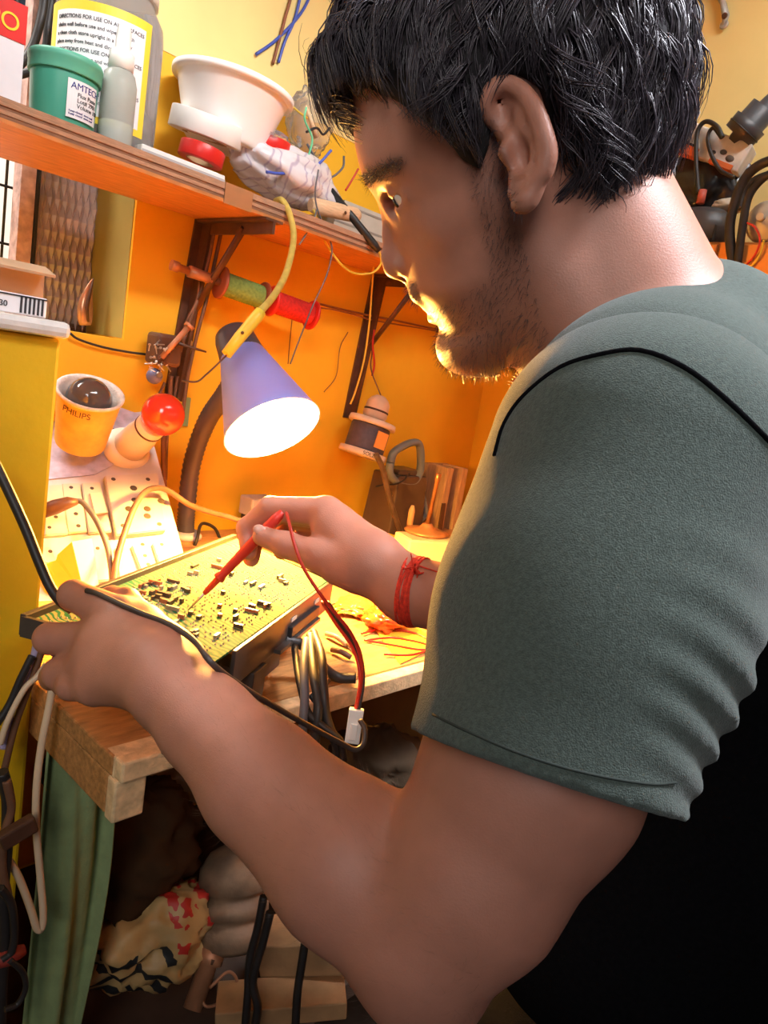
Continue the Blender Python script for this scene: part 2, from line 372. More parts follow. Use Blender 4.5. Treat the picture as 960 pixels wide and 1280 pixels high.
# ------------------------------------------------------------------ work bench
BZ = 0.917
bench = thing('work_bench', (0.9, 0.8, 0), 'wooden work bench with a thick end beam and nailed front board', 'bench')
BF = 0.497
for k in range(3):
    y0 = BF+0.02+k*0.205; MB().box((0.928, y0+0.1, BZ-0.009), (1.27-0.004*k, 0.2, 0.0178+0.0002*k), bevel=0.0015).build('plank', benchwood, bench)
MB().box((0.927, BF+0.008, BZ-0.0095), (1.28, 0.018, 0.019), bevel=0.0015).build('front_edge_board', endgrain, bench)
MB().box((0.311, 0.60, BZ-0.009), (0.05, 0.205, 0.018), bevel=0.002).build('end_board', benchwood, bench)
MB().box((0.300, 0.605, BZ-0.037), (0.026, 0.20, 0.0365), bevel=0.002).build('end_beam', benchwood, bench)
MB().box((0.345, BF-0.006, BZ-0.009), (0.115, 0.014, 0.0185), bevel=0.002).build('corner_block', endgrain, bench)
MB().box((0.300, BF-0.0005, BZ-0.0375), (0.028, 0.014, 0.038), bevel=0.002).build('beam_end', endgrain, bench)
nl = AY(207, 937, BF-0.013); MB().lathe(nl, -EY, [(0.0045,0),(0.0045,0.0015),(0.002,0.0022)], 10).build('nail_head', iron, bench)
for x, y in ((0.33, 1.08), (1.5, 0.56), (1.5, 1.08)): MB().box((x, y, (BZ-0.03)/2), (0.06, 0.06, BZ-0.03)).build('leg', benchwood, bench)
under = M('rust_orange_board', (0.50, 0.24, 0.07), 0.8, 0.25, 8, bump=0.3)

# ------------------------------------------------------------------ desk lamp
ac = RW@nrm((0.395, 0.849, -0.349)); LC = D(341, 536, 1.0); LA = LC-ac*0.172
lb = D(232, 684, 1.30); lb[2] = BZ
lamp = thing('desk_lamp', lb, 'gooseneck desk lamp with glowing blue conical shade over the circuit board', 'lamp')
shade_m = M('blue_lamp_shade', (0.17, 0.25, 0.78), 0.35, 0.05, 8); nt = shade_m.node_tree
cap_m = M('grey_lamp_cap', (0.06, 0.055, 0.07), 0.4, 0.1, 20)
refl = M('white_reflector', (0.92, 0.92, 0.90), 0.4, 0.02, 8)
def translucent(m, fac, col):
    nt = m.node_tree; b = nt.nodes['Principled BSDF']; o = nt.nodes['Material Output']; tr = nt.nodes.new('ShaderNodeBsdfTranslucent'); tr.inputs[0].default_value = col+(1,); mx = nt.nodes.new('ShaderNodeMixShader'); mx.inputs[0].default_value = fac
    nt.links.new(b.outputs[0], mx.inputs[1]); nt.links.new(tr.outputs[0], mx.inputs[2]); nt.links.new(mx.outputs[0], o.inputs['Surface'])
translucent(shade_m, 0.025, (0.45, 0.38, 0.62)); translucent(refl, 0.12, (0.9, 0.8, 0.8))
prof = [(0.0315, 0.045), (0.0325, 0.048), (0.067, 0.17), (0.0685, 0.172), (0.067, 0.1725)]
MB().lathe(LA, ac, prof, 48, caps=False).build('lamp_shade', shade_m, lamp)
MB().lathe(LA, ac, [(0.0662, 0.172), (0.031, 0.048), (0.0, 0.046)], 48, caps=False).build('reflector', refl, lamp, fix=False)
MB().lathe(LA, ac, [(0.0, -0.002), (0.018, 0.0), (0.026, 0.006), (0.029, 0.016), (0.0325, 0.049)], 32, caps=False).build('shade_cap', cap_m, lamp)
bulb_m = M('lit_bulb', (1, 0.9, 0.7), 0.5, 0.02, emit=(1.0, 0.74, 0.42), es=42)
MB().lathe(LA, ac, [(0.012, 0.05), (0.014, 0.07), (0.026, 0.095), (0.029, 0.112), (0.024, 0.13), (0.010, 0.139), (0.0, 0.141)], 24).build('bulb', bulb_m, lamp)
neck = spline([D(232, 668, 1.30), D(233, 640, 1.295), D(240, 580, 1.27), D(258, 528, 1.22), D(283, 490, 1.16), D(302, 455, 1.11), LA+ac*0.03], 110)
rr = [0.0158 if i % 2 else 0.0142 for i in range(len(neck))]; MB().tube(neck, rr, 14).build('gooseneck', cap_m, lamp)
n0 = np.array(neck[0]); MB().lathe((n0[0], n0[1], BZ), UP, [(0.028,0),(0.028,0.006),(0.024,0.012),(0.022, n0[2]-BZ-0.002),(0.019, n0[2]-BZ+0.006)], 28).build('collar', M('lilac_white_collar', (0.62, 0.55, 0.62), 0.4, 0.05), lamp)
pl = bpy.data.lights.new('lamp_bulb_light', 'POINT'); pl.energy = 70; pl.color = (1.0, 0.46, 0.085); pl.shadow_soft_size = 0.028
po = bpy.data.objects.new('lamp_bulb_light', pl); COL.objects.link(po); po.location = V(LA+ac*0.168)

# ------------------------------------------------------------------ the circuit board being repaired
PZ = 1.0
A = np.array([0.612, 0.607, PZ]); pu = nrm((0.875, 0.485, 0)); pv = np.array([-pu[1], pu[0], 0])
dev = thing('circuit_board_chassis', (0.45, 0.55, BZ), 'open black chassis with green circuit board propped up on the bench, being probed', 'electronics')
pcb_m = M('pcb_green', (0.10, 0.36, 0.14), 0.75, 0.25, 70, bump=0.1); pcb_m.node_tree.nodes['Principled BSDF'].inputs['Specular IOR Level'].default_value = 0.06; nt = pcb_m.node_tree
# board: solder side, pale traces
N = nt.nodes; L = nt.links; bs = N['Principled BSDF']
wv = N.new('ShaderNodeTexWave'); wv.inputs['Scale'].default_value = 55; wv.inputs['Distortion'].default_value = 9; wv.inputs['Detail'].default_value = 2; wv.inputs['Detail Scale'].default_value = 0.7
tc = N.new('ShaderNodeTexCoord'); L.new(tc.outputs['Object'], wv.inputs['Vector'])
vr = N.new('ShaderNodeTexVoronoi'); vr.inputs['Scale'].default_value = 14; L.new(tc.outputs['Object'], vr.inputs['Vector'])
mt = N.new('ShaderNodeMath'); mt.operation = 'MULTIPLY'; L.new(wv.outputs['Fac'], mt.inputs[0]); L.new(vr.outputs['Distance'], mt.inputs[1])
r2 = N.new('ShaderNodeValToRGB'); r2.color_ramp.elements[0].position = 0.12; r2.color_ramp.elements[1].position = 0.3
r2.color_ramp.elements[0].color = (0.010, 0.10, 0.045, 1); r2.color_ramp.elements[1].color = (0.20, 0.19, 0.08, 1); L.new(mt.outputs[0], r2.inputs[0]); L.new(r2.outputs[0], bs.inputs['Base Color'])
PL, PWD = 0.318, 0.172
def PB(u, v, z=0): return A - pu*u + pv*v + UP*z          # u from the front right corner leftwards, v backwards
MB().poly([PB(0.004,0.004,-0.002), PB(PL-0.004,0.004,-0.002), PB(PL-0.004,PWD-0.002,-0.002), PB(-0.09,PWD-0.002,-0.002)], 0.002, UP).build('pcb', pcb_m, dev)
chas = M('black_chassis_steel', (0.075, 0.062, 0.055), 0.4, 0.2, 30, metal=0.3)
fd = -pv
def wallpiece(u0, u1, v, z0, z1, th, nm, mat=chas): return MB().box(PB((u0+u1)/2, v, (z0+z1)/2), (abs(u1-u0), th, z1-z0), ax=(pu, pv, UP), bevel=0.0008).build(nm, mat, dev)
wallpiece(0, 0.27, 0.0, -0.034, 0.001, 0.004, 'front_rail')
wallpiece(-0.09, PL, PWD, -0.013, 0.006, 0.006, 'back_rail')
MB().box(PB(PL, PWD/2, -0.004), (0.004, PWD, 0.018), ax=(pu, pv, UP)).build('end_plate', chas, dev)
q0, q1 = PB(0,0,-0.034), PB(-0.09,PWD,-0.034); MB().poly([q0, q1, q1+UP*0.034, q0+UP*0.034], 0.004, pu).build('end_plate', chas, dev)
for u0, u1 in ((0.05,0.066),(0.122,0.138)): MB().box(PB((u0+u1)/2, -0.0025, -0.010), (0.014, 0.001, 0.004), ax=(pu,pv,UP)).build('slot_tab', cream, dev)
MB().box(PB(0.10, -0.004, -0.021), (0.085, 0.006, 0.012), ax=(pu,pv,UP), bevel=0.001).build('connector_block', black, dev)
MB().box(PB(0.115, -0.003, -0.031), (0.12, 0.012, 0.004), ax=(pu,pv,UP)).build('lower_rail', chas, dev)
pleg = AZ(288, 885, BZ+0.001); uu = np.dot(A-pleg, pu); vv_ = np.dot(pleg-A, pv)
hh = PZ-0.002-BZ
MB().box((pleg[0], pleg[1], BZ+0.002+hh/2-0.02), (0.030, 0.05, hh-0.03), ax=(pu,pv,UP), bevel=0.001).build('prop_leg', chas, dev)
MB().box(PB(PL-0.14, PWD*0.85, -0.05), (0.05, 0.05, 0.066), ax=(pu,pv,UP), bevel=0.001).build('prop_leg', chas, dev)
MB().box(PB(0.03, PWD*0.8, -0.05), (0.05, 0.05, 0.066), ax=(pu,pv,UP), bevel=0.001).build('prop_leg', chas, dev)
MB().box(PB(0.165, 0.014, -0.045), (0.05, 0.022, 0.03), ax=(pu,pv,UP), bevel=0.001).build('heat_sink', chas, dev)
comp_d = M('dark_component', (0.05, 0.035, 0.03), 0.4, 0.3, 40); comp_b = M('brown_component', (0.28, 0.10, 0.05), 0.4, 0.2, 40); solder = M('solder', (0.30, 0.28, 0.24), 0.45, 0.1, 60, metal=0.5)
for i in range(80):
    u, v = rng.uniform(0.02, PL-0.03), rng.uniform(0.02, PWD-0.015)
    if i < 26: u, v = rng.normal(0.20, 0.035), rng.normal(0.12, 0.018)
    v = min(max(v, 0.012), PWD-0.012); L_ = rng.choice([0.004, 0.006, 0.009, 0.014]); a = rng.choice([0, math.pi/2]); ca, sa = math.cos(a), math.sin(a)
    MB().box(PB(u, v, 0.0016), (L_, rng.uniform(0.0022, 0.004), rng.uniform(0.0025, 0.006)), ax=(pu*ca+pv*sa, -pu*sa+pv*ca, UP)).build('component', [comp_d, comp_b, comp_d, solder][i % 4], dev)
sp = MB()
for i in range(700):
    u, v = round(rng.uniform(0.012, PL-0.012)/0.005)*0.005, round(rng.uniform(0.012, PWD-0.012)/0.005)*0.005
    sp.lathe(PB(u, v, 0), UP, [(0.0011, 0), (0.0007, 0.0007), (0.0001, 0.0014)], 5, caps=False)
tag(sp.build('solder_joints', solder, dev), kind='stuff')

# ------------------------------------------------------------------ the man
def CW(v): return RW@np.array(v, float)                  # direction from camera axes to world
HS = 1/1947.0                                            # metres per traced pixel on the head's mid-plane
HO = D(640, 192, 0.472)
hl = nrm((-0.05, 0.40, -1.0)); hf = np.array((-0.941, 0.339, 0.0)); hf = nrm(hf-hl*(hf@hl)); hu = np.cross(hf, hl)
if hu[1] > 0: hu = -hu
HF, HL, HU = CW(hf), CW(hl), CW(hu)
HA = np.array([HF, HL, HU])
def H(x, y, z): return HO + (HF*x + HL*y + HU*z)*HS       # head frame: forward, towards his left, up (traced pixels)
def HP(px, py, t=0.472):                                  # pixel on head -> head-frame coordinates
    q = D(px, py, t)-HO; return np.array([q@HF, q@HL, q@HU])/HS
skin_lo = np.minimum.reduce([D(30,700,0.66), D(560,1290,0.33), D(900,560,0.4), D(440,-60,0.5), D(300,600,0.76)])
B0 = np.array([0.19, 0.02, 0.89]); B1 = np.array([0.66, 0.62, 1.56])
F = Field(B0, B1, 0.0021)
def HY(px, py, y=0.0):                                    # where the sight line of a pixel meets the head plane at y
    r = ray(px, py); k = (y*HS-(CAM-HO)@HL)/(r@HL); q = CAM+r*k-HO; return np.array([q@HF, q@HL, q@HU])/HS
prof_px = [(441,100),(441,139),(443,177),(450,211),(457,230),(470,249),(480,268),(493,300),(505,335),(511,357),(514,369),(531,384),(542,398),(553,413),(547,431),(553,453),(570,467)]
pp = np.array([HY(*p)[[0,2]] for p in prof_px])
back = np.array([(228,-40,8),(214,-92,62),(192,-132,95),(152,-172,126),(117,-186,140),(81,-192,147),(46,-192,149),(3,-186,146),(-44,-165,140),(-75,-148,135),(-110,-110,127),(-140,-62,119),(-170,-22,110),(-195,2,99),(-216,22,86),(-236,46,68),(-248,74,46),(-256,96,14)], float)[::-1]
fz = np.concatenate([pp[:,1], [pp[0,1]+40, pp[0,1]+75, 214, 230], [pp[-1,1]-10, pp[-1,1]-18]]); fx = np.concatenate([pp[:,0], [152, 118, 70, 0], [pp[-1,0]-24, pp[-1,0]-54]])
o_ = np.argsort(fz); fz, fx = fz[o_], fx[o_]; ZT = np.linspace(-275, 232, 120)
ker = np.exp(-np.linspace(-2,2,7)**2); ker /= ker.sum()
sm = lambda a: np.convolve(np.pad(a, 3, 'edge'), ker, 'valid')
zlo = pp[-1,1]-16
back[0,0] = min(back[0,0], zlo)
tab = np.stack([ZT, sm(np.interp(ZT, fz, fx)), sm(np.interp(ZT, back[:,0], back[:,1])), sm(np.interp(ZT, back[:,0], back[:,2]))], 1)
def head_fn(x, y, z):
    qx = ((x-HO[0])*HF[0]+(y-HO[1])*HF[1]+(z-HO[2])*HF[2])/HS; qy = ((x-HO[0])*HL[0]+(y-HO[1])*HL[1]+(z-HO[2])*HL[2])/HS; qz = ((x-HO[0])*HU[0]+(y-HO[1])*HU[1]+(z-HO[2])*HU[2])/HS
    xf = np.interp(qz, tab[:,0], tab[:,1]); xb = np.interp(qz, tab[:,0], tab[:,2]); ww = np.interp(qz, tab[:,0], tab[:,3])
    xc = (xf+xb)/2; ax = (xf-xb)/2; r = np.sqrt(((qx-xc)/ax)**2+(qy/ww)**2+1e-9); 
    d = (r-1)*np.minimum(ax, ww)*HS*0.9
    over = np.maximum(np.maximum(qz-226, zlo-qz), 0)*HS
    return np.maximum(d, over*1.0-0.002) if True else d
F.put(HO-0.16, HO+0.16, head_fn, 0.002)
def hc(p, q, ra, rb, k=5): F.cone(H(*p), H(*q), ra*HS, rb*HS, k*HS)
def he(c, r, k=8, op='u'): F.ell(H(*c), np.array(r)*HS, HA, k*HS, op)
# eye sockets, brow ridge, cheek bones
def Y_(px, py, y, dx=0.0, dz=0.0): q = HY(px, py, y); return (q[0]+dx, y, q[2]+dz)
def mir(p, s): return (p[0], p[1]*s, p[2])
EYE = Y_(494, 250, 60, -22)
for s in (1, -1):
    he(mir((EYE[0]+28, 62, EYE[2]), s), (17, 27, 13), 12, 's')
    hc(mir((EYE[0]+8, 34, EYE[2]+31), s), mir((EYE[0]-12, 88, EYE[2]+30), s), 13, 10, 16)
    hc(mir((EYE[0]-34, 84, EYE[2]-46), s), mir((EYE[0]-80, 112, EYE[2]-34), s), 20, 14, 30)
    hc(mir((EYE[0]+19, 36, EYE[2]+9), s), mir((EYE[0]+21, 62, EYE[2]+9), s), 7.5, 8, 4); hc(mir((EYE[0]+21, 62, EYE[2]+9), s), mir((EYE[0]+4, 86, EYE[2]+3), s), 6, 5.5, 4)
    hc(mir((EYE[0]+18, 36, EYE[2]-8), s), mir((EYE[0]+19, 62, EYE[2]-11), s), 6, 6.5, 5); hc(mir((EYE[0]+19, 62, EYE[2]-11), s), mir((EYE[0]+4, 86, EYE[2]-3), s), 5.5, 5, 5)
# nose
n1, n2, n3, n4 = [HY(*p) for p in ((480,266),(480,297),(478,326),(480,337))]
hc((n1[0]-13,0,n1[2]+4), (n2[0]-11,0,n2[2]), 12, 11, 12); hc((n2[0]-11,0,n2[2]), (n3[0]-13,0,n3[2]), 11, 13, 8); hc((n3[0]-13,0,n3[2]), (n4[0]-14,0,n4[2]), 13, 14.5, 6)
hc((n2[0]-34,0,n2[2]), (n4[0]-36,0,n4[2]), 18, 26, 14)
for s in (1, -1):
    he((n4[0]-34, 21*s, n4[2]-2), (18, 12, 14), 6); he((n4[0]-27, 12*s, n4[2]-16), (9, 5, 7), 3, 's')
# mouth and chin
m0, m1, m2, m3 = [HY(*p) for p in ((513,369),(528,382),(537,391),(535,399))]
hc((m0[0]-15, -26, m0[2]), (m0[0]-15, 26, m0[2]), 12, 12, 14)
he((m1[0]-10, 0, m1[2]-2), (11, 32, 7.5), 5); he((m3[0]-10, 0, m3[2]), (11, 29, 9), 5)
for s in (1,-1): he((m3[0]-17, 24*s, m3[2]), (8, 16, 7), 6); he((m1[0]-17, 26*s, m1[2]-2), (8, 16, 6), 6)
c0 = HY(549, 440); he((c0[0]-22, 0, c0[2]), (22, 34, 25), 16)
# ear
et = lambda px, py, t: D(px, py, t)
ear = [(612,150,.396),(608,132,.392),(614,115,.389),(627,106,.387),(645,110,.384),(661,126,.381),(672,147,.379),(680,172,.378),(684,193,.379),(680,212,.381),(672,224,.384),(666,238,.387),(658,250,.389),(650,255,.391)]
es_ = spline(ear, 52); er_ = np.interp(np.linspace(0,13,len(es_)), np.arange(14), [.0035,.0042,.0046,.0046,.0046,.0048,.0050,.0052,.0052,.0050,.0049,.0053,.0060,.0050]); F.chain([et(*p) for p in es_], er_, 0.0012)
F.chain([et(622,148,.396), et(640,165,.396), et(652,190,.396), et(656,214,.395), et(648,240,.395)], [.006,.008,.0085,.008,.006], 0.003)
F.chain([et(636,128,.390), et(650,146,.387), et(661,172,.385), et(664,195,.385), et(657,212,.387), et(649,218,.390)], [.003,.0038,.004,.004,.0036,.003], 0.003)
F.chain([et(637,176,.391), et(634,190,.390), et(638,202,.391)], [.003,.0042,.003], 0.004)
F.ell(et(649,190,.385), (0.0052,0.0052,0.010), HA[[1,0,2]], 0.003, 's')
F.ell(et(628,140,.387), (0.0045,0.0045,0.0085), HA[[1,0,2]], 0.003, 's')
# neck
F.cone(D(716,248,.478), D(796,424,.480), 0.0565, 0.062, 0.012); F.cone(D(690,350,.475), D(768,470,.478), 0.046, 0.052, 0.015)
F.cone(D(650,250,.440), D(730,440,.455), 0.016, 0.014, 0.02)
F.cone(D(815,460,.48), D(870,570,.46), 0.058, 0.075, 0.02)
# left arm
SH, EL, WR = D(790,585,.405), D(530,1165,.382), D(214,858,.505)
F.cone(SH, D(665,960,.385), 0.066, 0.056, 0.01); F.cone(D(665,960,.385), D(585,1095,.382), 0.056, 0.0475, 0.01); F.cone(D(585,1095,.382), EL, 0.0475, 0.040, 0.012)
F.cone(EL, D(438,1078,.405), 0.0385, 0.0425, 0.012); F.cone(D(438,1078,.405), D(328,978,.445), 0.0425, 0.0358, 0.012); F.cone(D(328,978,.445), D(258,902,.482), 0.0358, 0.0300, 0.01); F.cone(D(258,905,.482), WR, 0.0305, 0.0275, 0.008)
F.cone(D(520,1225,.382), D(548,1240,.384), 0.022, 0.02, 0.02)
# left hand, gripping the left end of the chassis
mcp = [D(150,772,.565), D(126,800,.560), D(112,832,.552), D(120,858,.540)]
F.cone(WR, D(190,835,.525), 0.0275, 0.027, 0.012); F.cone(D(190,835,.525), D(140,810,.553), 0.027, 0.023, 0.014)
for p, r in zip(mcp, (.0165,.0165,.0155,.0145)): F.cone(D(205,840,.515), p, 0.021, r, 0.012)
fing = [([mcp[0], D(92,744,.588), D(113,752,.612), D(136,752,.622)], (.0160,.0118,.0100,.0085)),
        ([mcp[1], D(62,798,.572), D(66,800,.600), D(92,806,.615)], (.0152,.0118,.0105,.009)),
        ([mcp[2], D(72,842,.562), D(66,846,.590), D(90,842,.605)], (.0145,.0112,.010,.0085)),
        ([mcp[3], D(88,858,.548), D(82,856,.572), D(104,850,.585)], (.0128,.0098,.0088,.0075))]
for pts, rs in fing: F.chain(pts, rs, 0.004)
F.chain([D(215,815,.525), D(182,780,.560), D(158,752,.595), D(140,744,.618)], (.018,.0135,.0105,.0085), 0.006)
# right forearm, wrist and hand with the probe
RS, RE, RWR = D(675,640,.665), D(720,830,.600), D(512,738,.628)
F.cone(RE, D(600,757,.605), 0.040, 0.0335, 0.01); F.cone(D(600,757,.605), RWR, 0.0335, 0.0262, 0.01); F.cone(RS, RE, 0.05, 0.042, 0.01)
F.cone(D(850,450,.49), RS, 0.05, 0.048, 0.02); F.cone(D(850,450,.49), SH, 0.05, 0.06, 0.02)
F.cone(RWR, D(462,702,.645), 0.0262, 0.0265, 0.012); F.cone(D(462,702,.645), D(418,662,.668), 0.0265, 0.021, 0.012)
F.cone(D(462,702,.645), D(425,706,.648), 0.021, 0.018, 0.01)
rm = [D(408,640,.672), D(410,643,.692), D(415,650,.708), D(425,662,.718)]
for p, r in zip(rm, (.0150,.0150,.0142,.013)): F.cone(D(470,705,.655), p, 0.019, r, 0.010)
rf = [([rm[0], D(338,636,.690), D(309,660,.698), D(311,690,.692)], (.0140,.0115,.0098,.0078)),
      ([rm[1], D(345,640,.715), D(318,668,.716), D(314,698,.704)], (.0145,.0115,.0100,.008)),
      ([rm[2], D(362,648,.735), D(345,672,.738), D(352,690,.730)], (.0135,.0105,.0092,.0078)),
      ([rm[3], D(385,660,.740), D(375,678,.742), D(384,690,.735)], (.012,.0092,.008,.007))]
for pts, rs in rf: F.chain(pts, rs, 0.0035)
F.chain([D(445,712,.640), D(400,695,.652), D(358,681,.664), D(328,670,.672)], (.0195,.0142,.0112,.0092), 0.006)
hv, hq = F.mesh()
def biggest(v, f):
    """keep only the largest connected piece"""
    k = f.shape[1]; e = np.concatenate([np.stack([f[:,i], f[:,(i+1)%k]], 1) for i in range(k)]); lab = np.arange(len(v))
    while True:
        m = np.minimum(lab[e[:,0]], lab[e[:,1]]); new = lab.copy(); np.minimum.at(new, e[:,0], m); np.minimum.at(new, e[:,1], m); new = new[new]
        new = new[new]
        if (new == lab).all(): break
        lab = new
    b = np.bincount(lab).argmax(); keep = lab == b; idx = np.cumsum(keep)-1; return v[keep], idx[f[keep[f[:,0]]]]
hv, hq = biggest(hv, hq); hv = relax(hv, hq, 3)
skin = M('skin', (0.43, 0.185, 0.125), 0.5, 0.06, 60, bump=0.12, bscale=900, sss=0.2)
person = thing('person', (0.55, 0.15, 0), 'man in green and black t-shirt leaning over bench, probing the circuit board', 'person')
body = raw_mesh('body', hv, hq, skin, person)
# skin tint: beard shadow, brows, lips as vertex colour
q = (hv-HO); hx, hy, hz = q@HF/HS, q@HL/HS, q@HU/HS; inhead = (np.linalg.norm(q, axis=1) < 0.2)
jx = np.array([-255, -200, -150, -120, -100, -60, 0, 30]); xlim = np.array([20, 10, 10, 60, 60, 70, 50, 45])
def sst(a, b, v): t = np.clip((v-a)/(b-a), 0, 1); return t*t*(3-2*t)
beard = inhead*sst(-75, -110, hz)*sst(0, 40, hx)*(1-sst(-262, -275, hz))
cheek = sst(-95, -125, hz+0.0*hx)
beard = inhead*np.maximum(beard*np.maximum(sst(-118, -150, hz - (140-hx)*0.25), sst(92, 60, hx)), sst(82,58,hx)*sst(20,34,hx)*sst(55,25,hz)*(hz > -250))
must = inhead*sst(m0[0]-28,m0[0]-18,hx)*sst(n4[2]-20,n4[2]-28,hz)*sst(m1[2]+1,m1[2]+8,hz)*(np.abs(hy) < 52)
beard = np.maximum(beard*0.75, must); tz = m1[2]
lips = inhead*(hx > m3[0]-26)*sst(m1[2]+7,m1[2]+2,hz)*sst(m3[2]-12,m3[2]-7,hz)*(np.abs(hy) < 38)
brow = inhead*(hx > 110)*np.exp(-((hz-EYE[2]-33)/8)**2)*sst(14,26,np.abs(hy))*sst(112,96,np.abs(hy))
tint = np.zeros((len(hv),4), np.float32); tint[:,0] = np.clip(np.maximum(beard*0.55, brow*0.9)*(1-lips), 0, 1); tint[:,1] = lips; tint[:,3] = 1
at_ = body.data.color_attributes.new('tint', 'FLOAT_COLOR', 'POINT'); at_.data.foreach_set('color', tint.ravel())
N = skin.node_tree.nodes; L = skin.node_tree.links; bs = N['Principled BSDF']; base = bs.inputs['Base Color'].links[0].from_socket
an = N.new('ShaderNodeAttribute'); an.attribute_name = 'tint'; se = N.new('ShaderNodeSeparateColor'); L.new(an.outputs['Color'], se.inputs[0])
def mixc(fac, a, colr):
    m = N.new('ShaderNodeMix'); m.data_type = 'RGBA'; L.new(fac, m.inputs['Factor']); L.new(a, m.inputs['A']); m.inputs['B'].default_value = colr; return m.outputs['Result']
nz = N.new('ShaderNodeTexNoise'); nz.inputs['Scale'].default_value = 700; mm = N.new('ShaderNodeMath'); mm.operation = 'MULTIPLY_ADD'; mm.inputs[1].default_value = 0.9; mm.inputs[2].default_value = 0.45
L.new(nz.outputs['Fac'], mm.inputs[0]); m3 = N.new('ShaderNodeMath'); m3.operation = 'MULTIPLY'; m3.use_clamp = True; L.new(se.outputs[0], m3.inputs[0]); L.new(mm.outputs[0], m3.inputs[1])
o1 = mixc(m3.outputs[0], base, (0.035, 0.02, 0.015, 1)); o2 = mixc(se.outputs[1], o1, (0.38, 0.13, 0.10, 1)); L.new(o2, bs.inputs['Base Color'])
bvh = BVHTree.FromPolygons([tuple(v) for v in hv], [tuple(int(i) for i in f) for f in hq])
def hit(px, py, tree=None, off=0.0):
    d = V(nrm(ray(px, py))); r = (tree or bvh).ray_cast(V(CAM), d)
    return None if r[0] is None else np.array(r[0]) - np.array(d)*off
# eyes
eye_w = M('eye_white', (0.75, 0.70, 0.64), 0.15, 0.02); eye_d = M('dark_iris', (0.02, 0.012, 0.008), 0.1, 0.1)
for s in (1, -1):
    ec = H(EYE[0], 60*s, EYE[2]); e = MB().ball(ec, 0.0122, 20).build('eye', eye_w, person); fdir = nrm(HF*0.9-HU*0.30)
    MB().lathe(ec+fdir*0.0108, fdir, [(0.0057,0),(0.0052,0.0012),(0.003,0.002),(0,0.0022)], 18).build('iris', eye_d, e)

# t-shirt
S = Field(np.array([0.18,-0.35,0.70]), np.array([0.95,0.52,1.45]), 0.0032)
S.cone(D(862,452,.485), D(812,540,.425), 0.058, 0.068, 0.03); S.cone(D(860,455,.49), D(760,502,.49), 0.057, 0.045, 0.03)
S.cone(D(812,540,.425), D(690,640,.66), 0.066, 0.062, 0.04)
S.cone(D(884,496,.49), D(985,700,.52), 0.066, 0.122, 0.03)
S.cone(D(985,700,.50), np.array([0.66,0.07,0.88]), 0.125, 0.135, 0.06); S.cone(D(870,640,.60), np.array([0.66,0.12,0.88]), 0.11, 0.12, 0.06)
S.cone(D(770,1120,.56), D(900,1000,.55), 0.105, 0.12, 0.05); S.cone(D(690,640,.66), D(735,800,.615), 0.062, 0.058, 0.03)
tv, tq = S.mesh()
S2 = Field(np.array([0.18,-0.12,1.00]), np.array([0.62,0.42,1.42]), 0.0028)
hemc = D(676,962,.372); ax_arm = nrm(hemc-SH)
S2.cone(SH+CW((0.004,0.0,0)), SH+(hemc-SH)*0.5, 0.0835, 0.0765, 0.02); S2.cone(SH+(hemc-SH)*0.5, SH+(hemc-SH)*1.25, 0.0765, 0.0655, 0.02)
hn = nrm(ax_arm + CW((0.05,0.0,0.0)))
# hem plane cut with a hollow mouth
X3 = np.meshgrid(*S2.ax, indexing='ij'); hd = (X3[0]-hemc[0])*hn[0]+(X3[1]-hemc[1])*hn[1]+(X3[2]-hemc[2])*hn[2]
pr_ = [X3[i]-SH[i] for i in range(3)]; al = pr_[0]*ax_arm[0]+pr_[1]*ax_arm[1]+pr_[2]*ax_arm[2]
# cloth folds across the sleeve, deepest near the back seam and the hem
fo = np.sin(al*270+ 4*np.sin(pr_[0]*22+pr_[2]*17)+2*np.sin(pr_[1]*60))*np.clip((al-0.03)/0.08,0,1); side = np.clip((pr_[0]*CW((1,0,0))[0]+pr_[1]*CW((1,0,0))[1]+pr_[2]*CW((1,0,0))[2]+0.02-al*-0.12)/0.06,0,1)
S2.F += (fo*side*0.0024 + 0.0012*np.sin(pr_[0]*70+pr_[1]*40)*np.sin(al*45)).astype(np.float32)
S2.F = np.maximum(S2.F, hd.astype(np.float32))
sv, sq = S2.mesh(); sv = relax(sv, sq, 3)
green = M('green_tshirt_knit', (0.074, 0.098, 0.086), 0.95, 0.22, 500, bump=0.5, bscale=1300, sheen=0.15)
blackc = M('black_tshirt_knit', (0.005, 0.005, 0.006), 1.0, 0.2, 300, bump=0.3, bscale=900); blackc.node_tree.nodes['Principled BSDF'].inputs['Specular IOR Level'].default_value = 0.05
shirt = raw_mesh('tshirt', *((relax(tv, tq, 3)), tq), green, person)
sleeve = raw_mesh('sleeve', sv, sq, green, shirt)
# black lower panel of the shirt
tvv = np.empty(len(shirt.data.vertices)*3, np.float32); shirt.data.vertices.foreach_get('co', tvv); tvv = tvv.reshape(-1,3)
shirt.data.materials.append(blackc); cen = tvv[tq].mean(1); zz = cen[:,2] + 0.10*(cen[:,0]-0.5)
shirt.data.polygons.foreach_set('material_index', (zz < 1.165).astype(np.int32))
# trousers
T = Field(np.array([0.25,-0.45,0.0]), np.array([1.05,0.5,1.0]), 0.008)
T.cone(D(600,1375,.64), (0.66,0.08,0.85), 0.085, 0.12, 0.04); T.cone((0.66,0.08,0.93),(0.67,0.06,0.80),0.13,0.15,0.03)
for sx, sy in ((-0.09,-0.09),(0.09,0.09)): T.chain([(0.67+sx,0.05+sy,0.80),(0.62+sx,0.10+sy,0.45),(0.66+sx,0.04+sy,0.06)], (0.105,0.075,0.065), 0.03)
pv_, pq_ = T.mesh(); raw_mesh('trousers', pv_, pq_, blackc, person)

